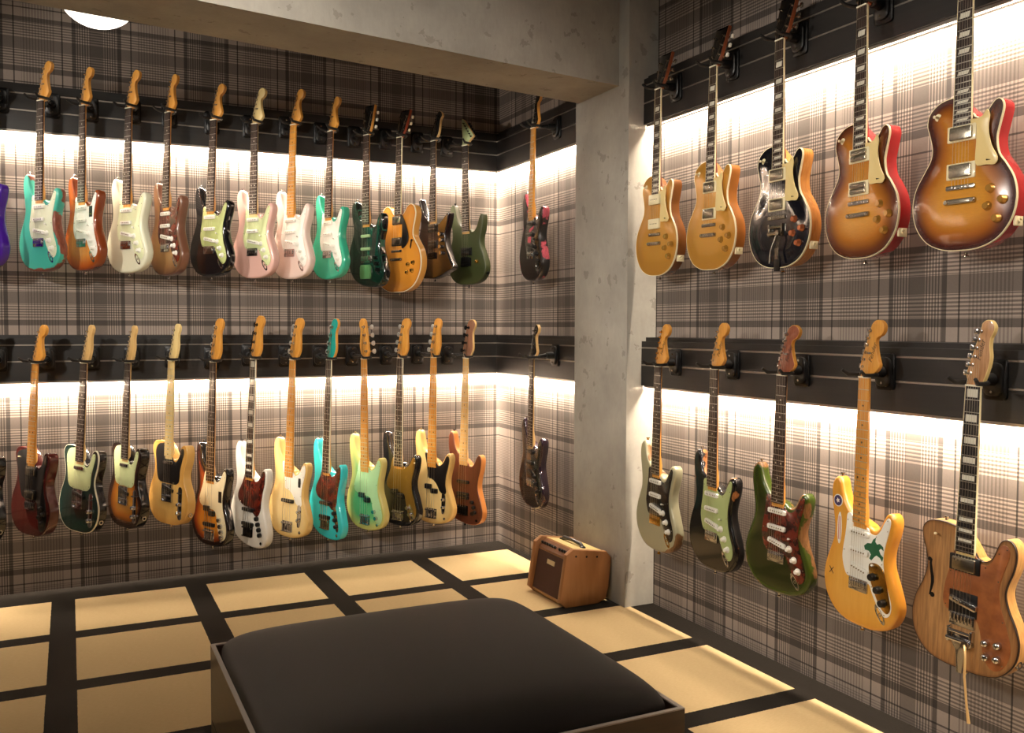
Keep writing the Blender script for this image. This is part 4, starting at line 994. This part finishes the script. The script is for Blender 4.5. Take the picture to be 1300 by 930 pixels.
# ------------------------------------------------------------------ bench
def bench():
    x0, x1, y0, y1, H, w = .328, 1.230, 1.626, 2.511, .45, .011
    W = wood('dark_walnut_veneer', (62, 42, 30), (40, 27, 20), .4, .25, 5)
    for nd in W.node_tree.nodes:
        if nd.type == 'MAPPING': nd.inputs['Scale'].default_value = (.8, .8, 9)
    EDGE = mat('worn_grey_edge', (168, 158, 148), .5)
    root = empty('bench', 'low square bench with a puffy black leather cushion in a dark walnut box', 'bench', ((x0 + x1) / 2, (y0 + y1) / 2, 0))
    cx, cy = (x0 + x1) / 2, (y0 + y1) / 2
    def bx(a, b, c_, d, z0, z1):
        return MB().add([(x - cx, y - cy, z) for x in (a, b) for y in (c_, d) for z in (z0, z1)], [(0, 1, 3, 2), (4, 6, 7, 5), (0, 4, 5, 1), (2, 3, 7, 6), (0, 2, 6, 4), (1, 5, 7, 3)])
    for a, b, c_, d in ((x0, x1, y0, y0 + w), (x0, x1, y1 - w, y1), (x0, x0 + w, y0 + w, y1 - w), (x1 - w, x1, y0 + w, y1 - w)):
        p = part('side_panel', bx(a, b, c_, d, .0, H - .003), W, root, 0)
        part('edge_strip', bx(a, b, c_, d, H - .003, H), EDGE, p, 0)
        if (a, b) == (x0, x0 + w): part('panel_groove', bx(a - .0012, a + .0005, c_, d, .245, .249), BLKP, p, 0)
    part('base_board', bx(x0 + w, x1 - w, y0 + w, y1 - w, .06, .08), W, root, 0)
    n = 44; hx, hy = (x1 - x0) / 2 - w - .0005, (y1 - y0) / 2 - w - .0005
    vs, fs = [], []
    for i in range(n + 1):
        for j in range(n + 1):
            u, v = -1 + 2 * i / n, -1 + 2 * j / n
            u, v = math.sin(u * PI / 2), math.sin(v * PI / 2)
            k = (max(0, 1 - abs(u) ** 7) ** .45) * (max(0, 1 - abs(v) ** 7) ** .45)
            # corners pulled in a little, as on a stuffed cushion
            pin = 1 - .045 * (u * u * v * v) ** 4
            z = H - .004 + .060 * k + .016 * (1 - u * u) * (1 - v * v)
            vs.append((u * hx * pin, v * hy * pin, z))
    for i in range(n):
        for j in range(n): fs.append((i * (n + 1) + j, (i + 1) * (n + 1) + j, (i + 1) * (n + 1) + j + 1, i * (n + 1) + j + 1))
    rim = [i * (n + 1) for i in range(n + 1)] + [n * (n + 1) + j for j in range(1, n + 1)] + [i * (n + 1) + n for i in range(n - 1, -1, -1)] + [j for j in range(n - 1, 0, -1)]
    base = len(vs)
    for i in rim: x, y, z = vs[i]; vs.append((x, y, H - .10))
    for i in range(len(rim)): j = (i + 1) % len(rim); fs.append((rim[i], rim[j], base + j, base + i))
    fs.append(tuple(base + i for i in range(len(rim))))
    LE = mat('black_leather', (14, 12, 11), .55, spec=.17); t = NT(LE)
    vo = t.n('ShaderNodeTexVoronoi'); vo.inputs['Scale'].default_value = 420
    tc = t.n('ShaderNodeTexCoord'); t.t.links.new(tc.outputs['Object'], vo.inputs['Vector']); t.bump(vo.outputs['Distance'], .12, .001)
    part('cushion', MB().add(vs, fs), LE, root, 60)
bench()

# ------------------------------------------------------------------ small amplifier, its front towards -X
def amp():
    SIDE = [(2.0225,.029),(2.055,0),(2.232,0),(2.273,.018),(2.288,.07),(2.303,.212),(2.276,.245),(2.093,.272),(2.058,.248)]
    y0, y1 = 3.625, 3.965; ox, oy = 2.16, (y0 + y1) / 2
    root = empty('guitar_amplifier', 'small tan wooden guitar amplifier with brown grille on the carpet by the pillar', 'amplifier', (ox, oy, 0))
    TAN = wood('tan_wood', (172, 120, 74), (156, 104, 60), .4, .3, 5); LID = mat('cream_vinyl', (216, 188, 124), .5)
    def side(ya, yb, P, r=.006):
        Q = ccw(catmull([(x, z) for x, z in P], 1))
        mb = MB(); mb.prism([(x - ox, z) for x, z in Q], ya - oy, yb - oy, r=r, rb=r); return mb
    for ya, yb in ((y0, y0 + .03), (y1 - .03, y1)):
        sp_ = part('side_panel', side(ya, yb, SIDE), TAN, root, 30)
        if ya == y0:
            for x, z in ((2.108, .250), (2.165, .243), (2.222, .237)):
                part('screw_hole', MB().lathe((x - ox, ya - oy, z - .012), [(0, 0), (.0052, 0), (.0052, .0006), (0, .0006)], 10), BLKP, sp_)
    ya, yb = y0 + .030, y1 - .030
    body = [(2.042,.030),(2.062,.008),(2.230,.008),(2.265,.024),(2.280,.07),(2.294,.208),(2.270,.238),(2.118,.262),(2.078,.222)]
    part('cabinet', MB().prism([(x - ox, z) for x, z in ccw(np.array(body))], ya - oy, yb - oy), TAN, root, 0)
    GR = mat('brown_grille_cloth', (66, 38, 26), .85); t = NT(GR); t.color(t.mix(t.noise(500, 1, stretch=(1, 1, .3)), srgb(52, 28, 20), srgb(84, 50, 34)))
    def quad(p0, p1, d0, d1, a, b, mi=0):
        """thin slab on the front plane from p0 to p1 (x, z)"""
        (xa, za), (xb, zb) = p0, p1; nx, nz = -(zb - za), (xb - xa); l = math.hypot(nx, nz); nx /= l; nz /= l
        pts = [(xa + nx * d0, za + nz * d0), (xb + nx * d0, zb + nz * d0), (xb + nx * d1, zb + nz * d1), (xa + nx * d1, za + nz * d1)]
        return MB().add([(x - ox, y - oy, z) for y in (a, b) for x, z in pts], [(0, 1, 2, 3), (7, 6, 5, 4), (0, 4, 5, 1), (1, 5, 6, 2), (2, 6, 7, 3), (3, 7, 4, 0)])
    fl, fh = (2.042, .030), (2.076, .214)
    part('grille', quad(fl, fh, 0, .005, ya + .008, yb - .008), GR, root, 0)
    part('kick_strip', quad((2.055, .010), (2.042, .030), 0, .006, ya, yb), mat('pale_strip', (196, 150, 100), .5), root, 0)
    bp = part('badge', quad((2.066, .165), (2.0705, .186), .005, .007, 3.835 - .085, 3.835 - .012), mat('cream_badge', (228, 206, 160), .4), root, 0, 'cream maker badge')
    cp = part('control_panel', quad((2.078, .222), (2.112, .258), 0, .004, ya + .002, yb - .002), mat('brown_panel', (120, 76, 48), .45), root, 0)
    nx, nz = -.036, .034; l = math.hypot(nx, nz); nx, nz = nx / l, nz / l
    for i in range(11):
        if i == 6: continue
        y = yb - .018 - i * .0245; b = Vector((2.095 - ox + nx * .004, y - oy, .240 + nz * .004)); d = Vector((nx, 0, nz))
        part('knob', MB().tube([tuple(b), tuple(b + d * .010), tuple(b + d * .014)], [.0072, .0068, .005], 12), BLKP, root)
    part('top_panel', quad((2.118, .262), (2.272, .2385), 0, .003, ya, yb), LID, root, 0)
    hy0, hy1 = 3.70, 3.90; hx_, hz_ = 2.188, .258
    hd = MB().tube([(hx_ - ox, hy0 - oy, hz_ - .004), (hx_ - ox, hy0 - oy + .02, hz_ + .010), (hx_ - ox, 3.8 - oy, hz_ + .014), (hx_ - ox, hy1 - oy - .02, hz_ + .010), (hx_ - ox, hy1 - oy, hz_ - .004)], [.010, .010, .009, .010, .010], 10)
    h = part('handle', hd, BLKP, root)
    for y in (hy0, hy1): part('handle_cap', MB().lathe((hx_ - ox, y - oy, hz_ - .006), [(0, 0), (.014, 0), (.014, .006), (.010, .010), (0, .011)], 14, 'z'), BLKM, h)
amp()

# ------------------------------------------------------------------ globe lamp
def lamp():
    c = Vector((.136, 4.40, 2.76))
    root = empty('ceiling_lamp', 'white glowing globe ceiling lamp half hidden behind the concrete beam', 'lamp', (c.x, c.y, ZC))
    GL = mat('opal_glass', (255, 246, 232), .3, emit=2.2)
    R = .168; prof = [(max(1e-4, R * math.sin(a)), -R * .92 * math.cos(a)) for a in [PI * k / 24 for k in range(25)]]
    part('globe', MB().lathe((0, 0, c.z - ZC), prof, 40, 'z'), GL, root, 60)
    part('rod', MB().lathe((0, 0, c.z - ZC + .15), [(.012, 0), (.012, ZC - c.z - .15)], 12, 'z'), BLKM, root)
    part('ceiling_rose', MB().lathe((0, 0, 0), [(0, -.03), (.05, -.028), (.055, 0), (0, 0)], 20, 'z'), BLKM, root)
lamp()

# ------------------------------------------------------------------ unseen shop spots, added spots and overhead fill, camera
def area(name, loc, target, size, power, col=(1, .9, .78)):
    l = bpy.data.lights.new(name, 'AREA'); l.shape = 'DISK'; l.size = size; l.energy = power; l.color = col
    o = bpy.data.objects.new(name, l); COL.objects.link(o); o.location = loc
    o.rotation_euler = (Vector(target) - Vector(loc)).to_track_quat('-Z', 'Y').to_euler(); return o
def spot(loc, target, power, deg, blend=.6, size=.12, col=(1, .91, .80)):
    l = bpy.data.lights.new('unseen_spot', 'SPOT'); l.energy = power; l.spot_size = math.radians(deg); l.spot_blend = blend; l.shadow_soft_size = size; l.color = col
    o = bpy.data.objects.new('unseen_spot', l); COL.objects.link(o); o.location = loc
    o.rotation_euler = (Vector(target) - Vector(loc)).to_track_quat('-Z', 'Y').to_euler(); return o
spot((-1.6, 1.4, 2.5), (.75, 4.9, 1.8), 400, 44, .5)
spot((-.9, .5, 2.45), (1.6, 4.7, 1.45), 300, 40, .6)
spot((-1.2, 2.6, 2.2), (2.3, 2.6, 1.3), 150, 50, .6)
spot((-1.2, 1.2, 2.2), (2.3, 2.0, 1.3), 150, 50, .6)
spot((-2.2, 4.1, 2.5), (.9, 4.79, 2.34), 150, 34, .6, .06)  # added spot, grazes in from the left to brighten the upper headstocks
spot((-1.5, 1.0, 2.4), (2.3, 3.8, 1.7), 120, 34, .7)  # added spot with no known fixture, lifts the pillar and beam
area('overhead_fill', (.2, 1.6, 3.1), (.2, 1.6, 0), 1.0, 19, (1, .85, .68))  # unseen area light added as soft fill for the floor tiles
w = bpy.data.worlds.new('world'); sc.world = w; w.use_nodes = True
w.node_tree.nodes['Background'].inputs[0].default_value = (.5, .45, .4, 1); w.node_tree.nodes['Background'].inputs[1].default_value = .02

cam = bpy.data.cameras.new('camera'); co = bpy.data.objects.new('camera', cam); COL.objects.link(co)
Mr = [[0.8984316, -0.4391027, 0.0030705], [0.0157009, 0.0391116, 0.9991115], [0.4388327, 0.8975851, -0.0420334]]
m4 = Matrix((Mr[0], Mr[1], [-v for v in Mr[2]])).transposed().to_4x4(); m4.translation = (0, 0, 1.3)
co.matrix_world = m4; cam.sensor_width = 36; cam.lens = 1149.665 / 1300 * 36; cam.clip_start = .02
sc.camera = co
sc.view_settings.view_transform = 'Standard'; sc.view_settings.look = 'None'; sc.view_settings.gamma = 1; sc.view_settings.use_curve_mapping = False
sc.view_settings.exposure = 0
sc.cycles.use_denoising = True
sc.cycles.max_bounces = 8; sc.cycles.diffuse_bounces = 4; sc.cycles.glossy_bounces = 4; sc.cycles.sample_clamp_indirect = 6
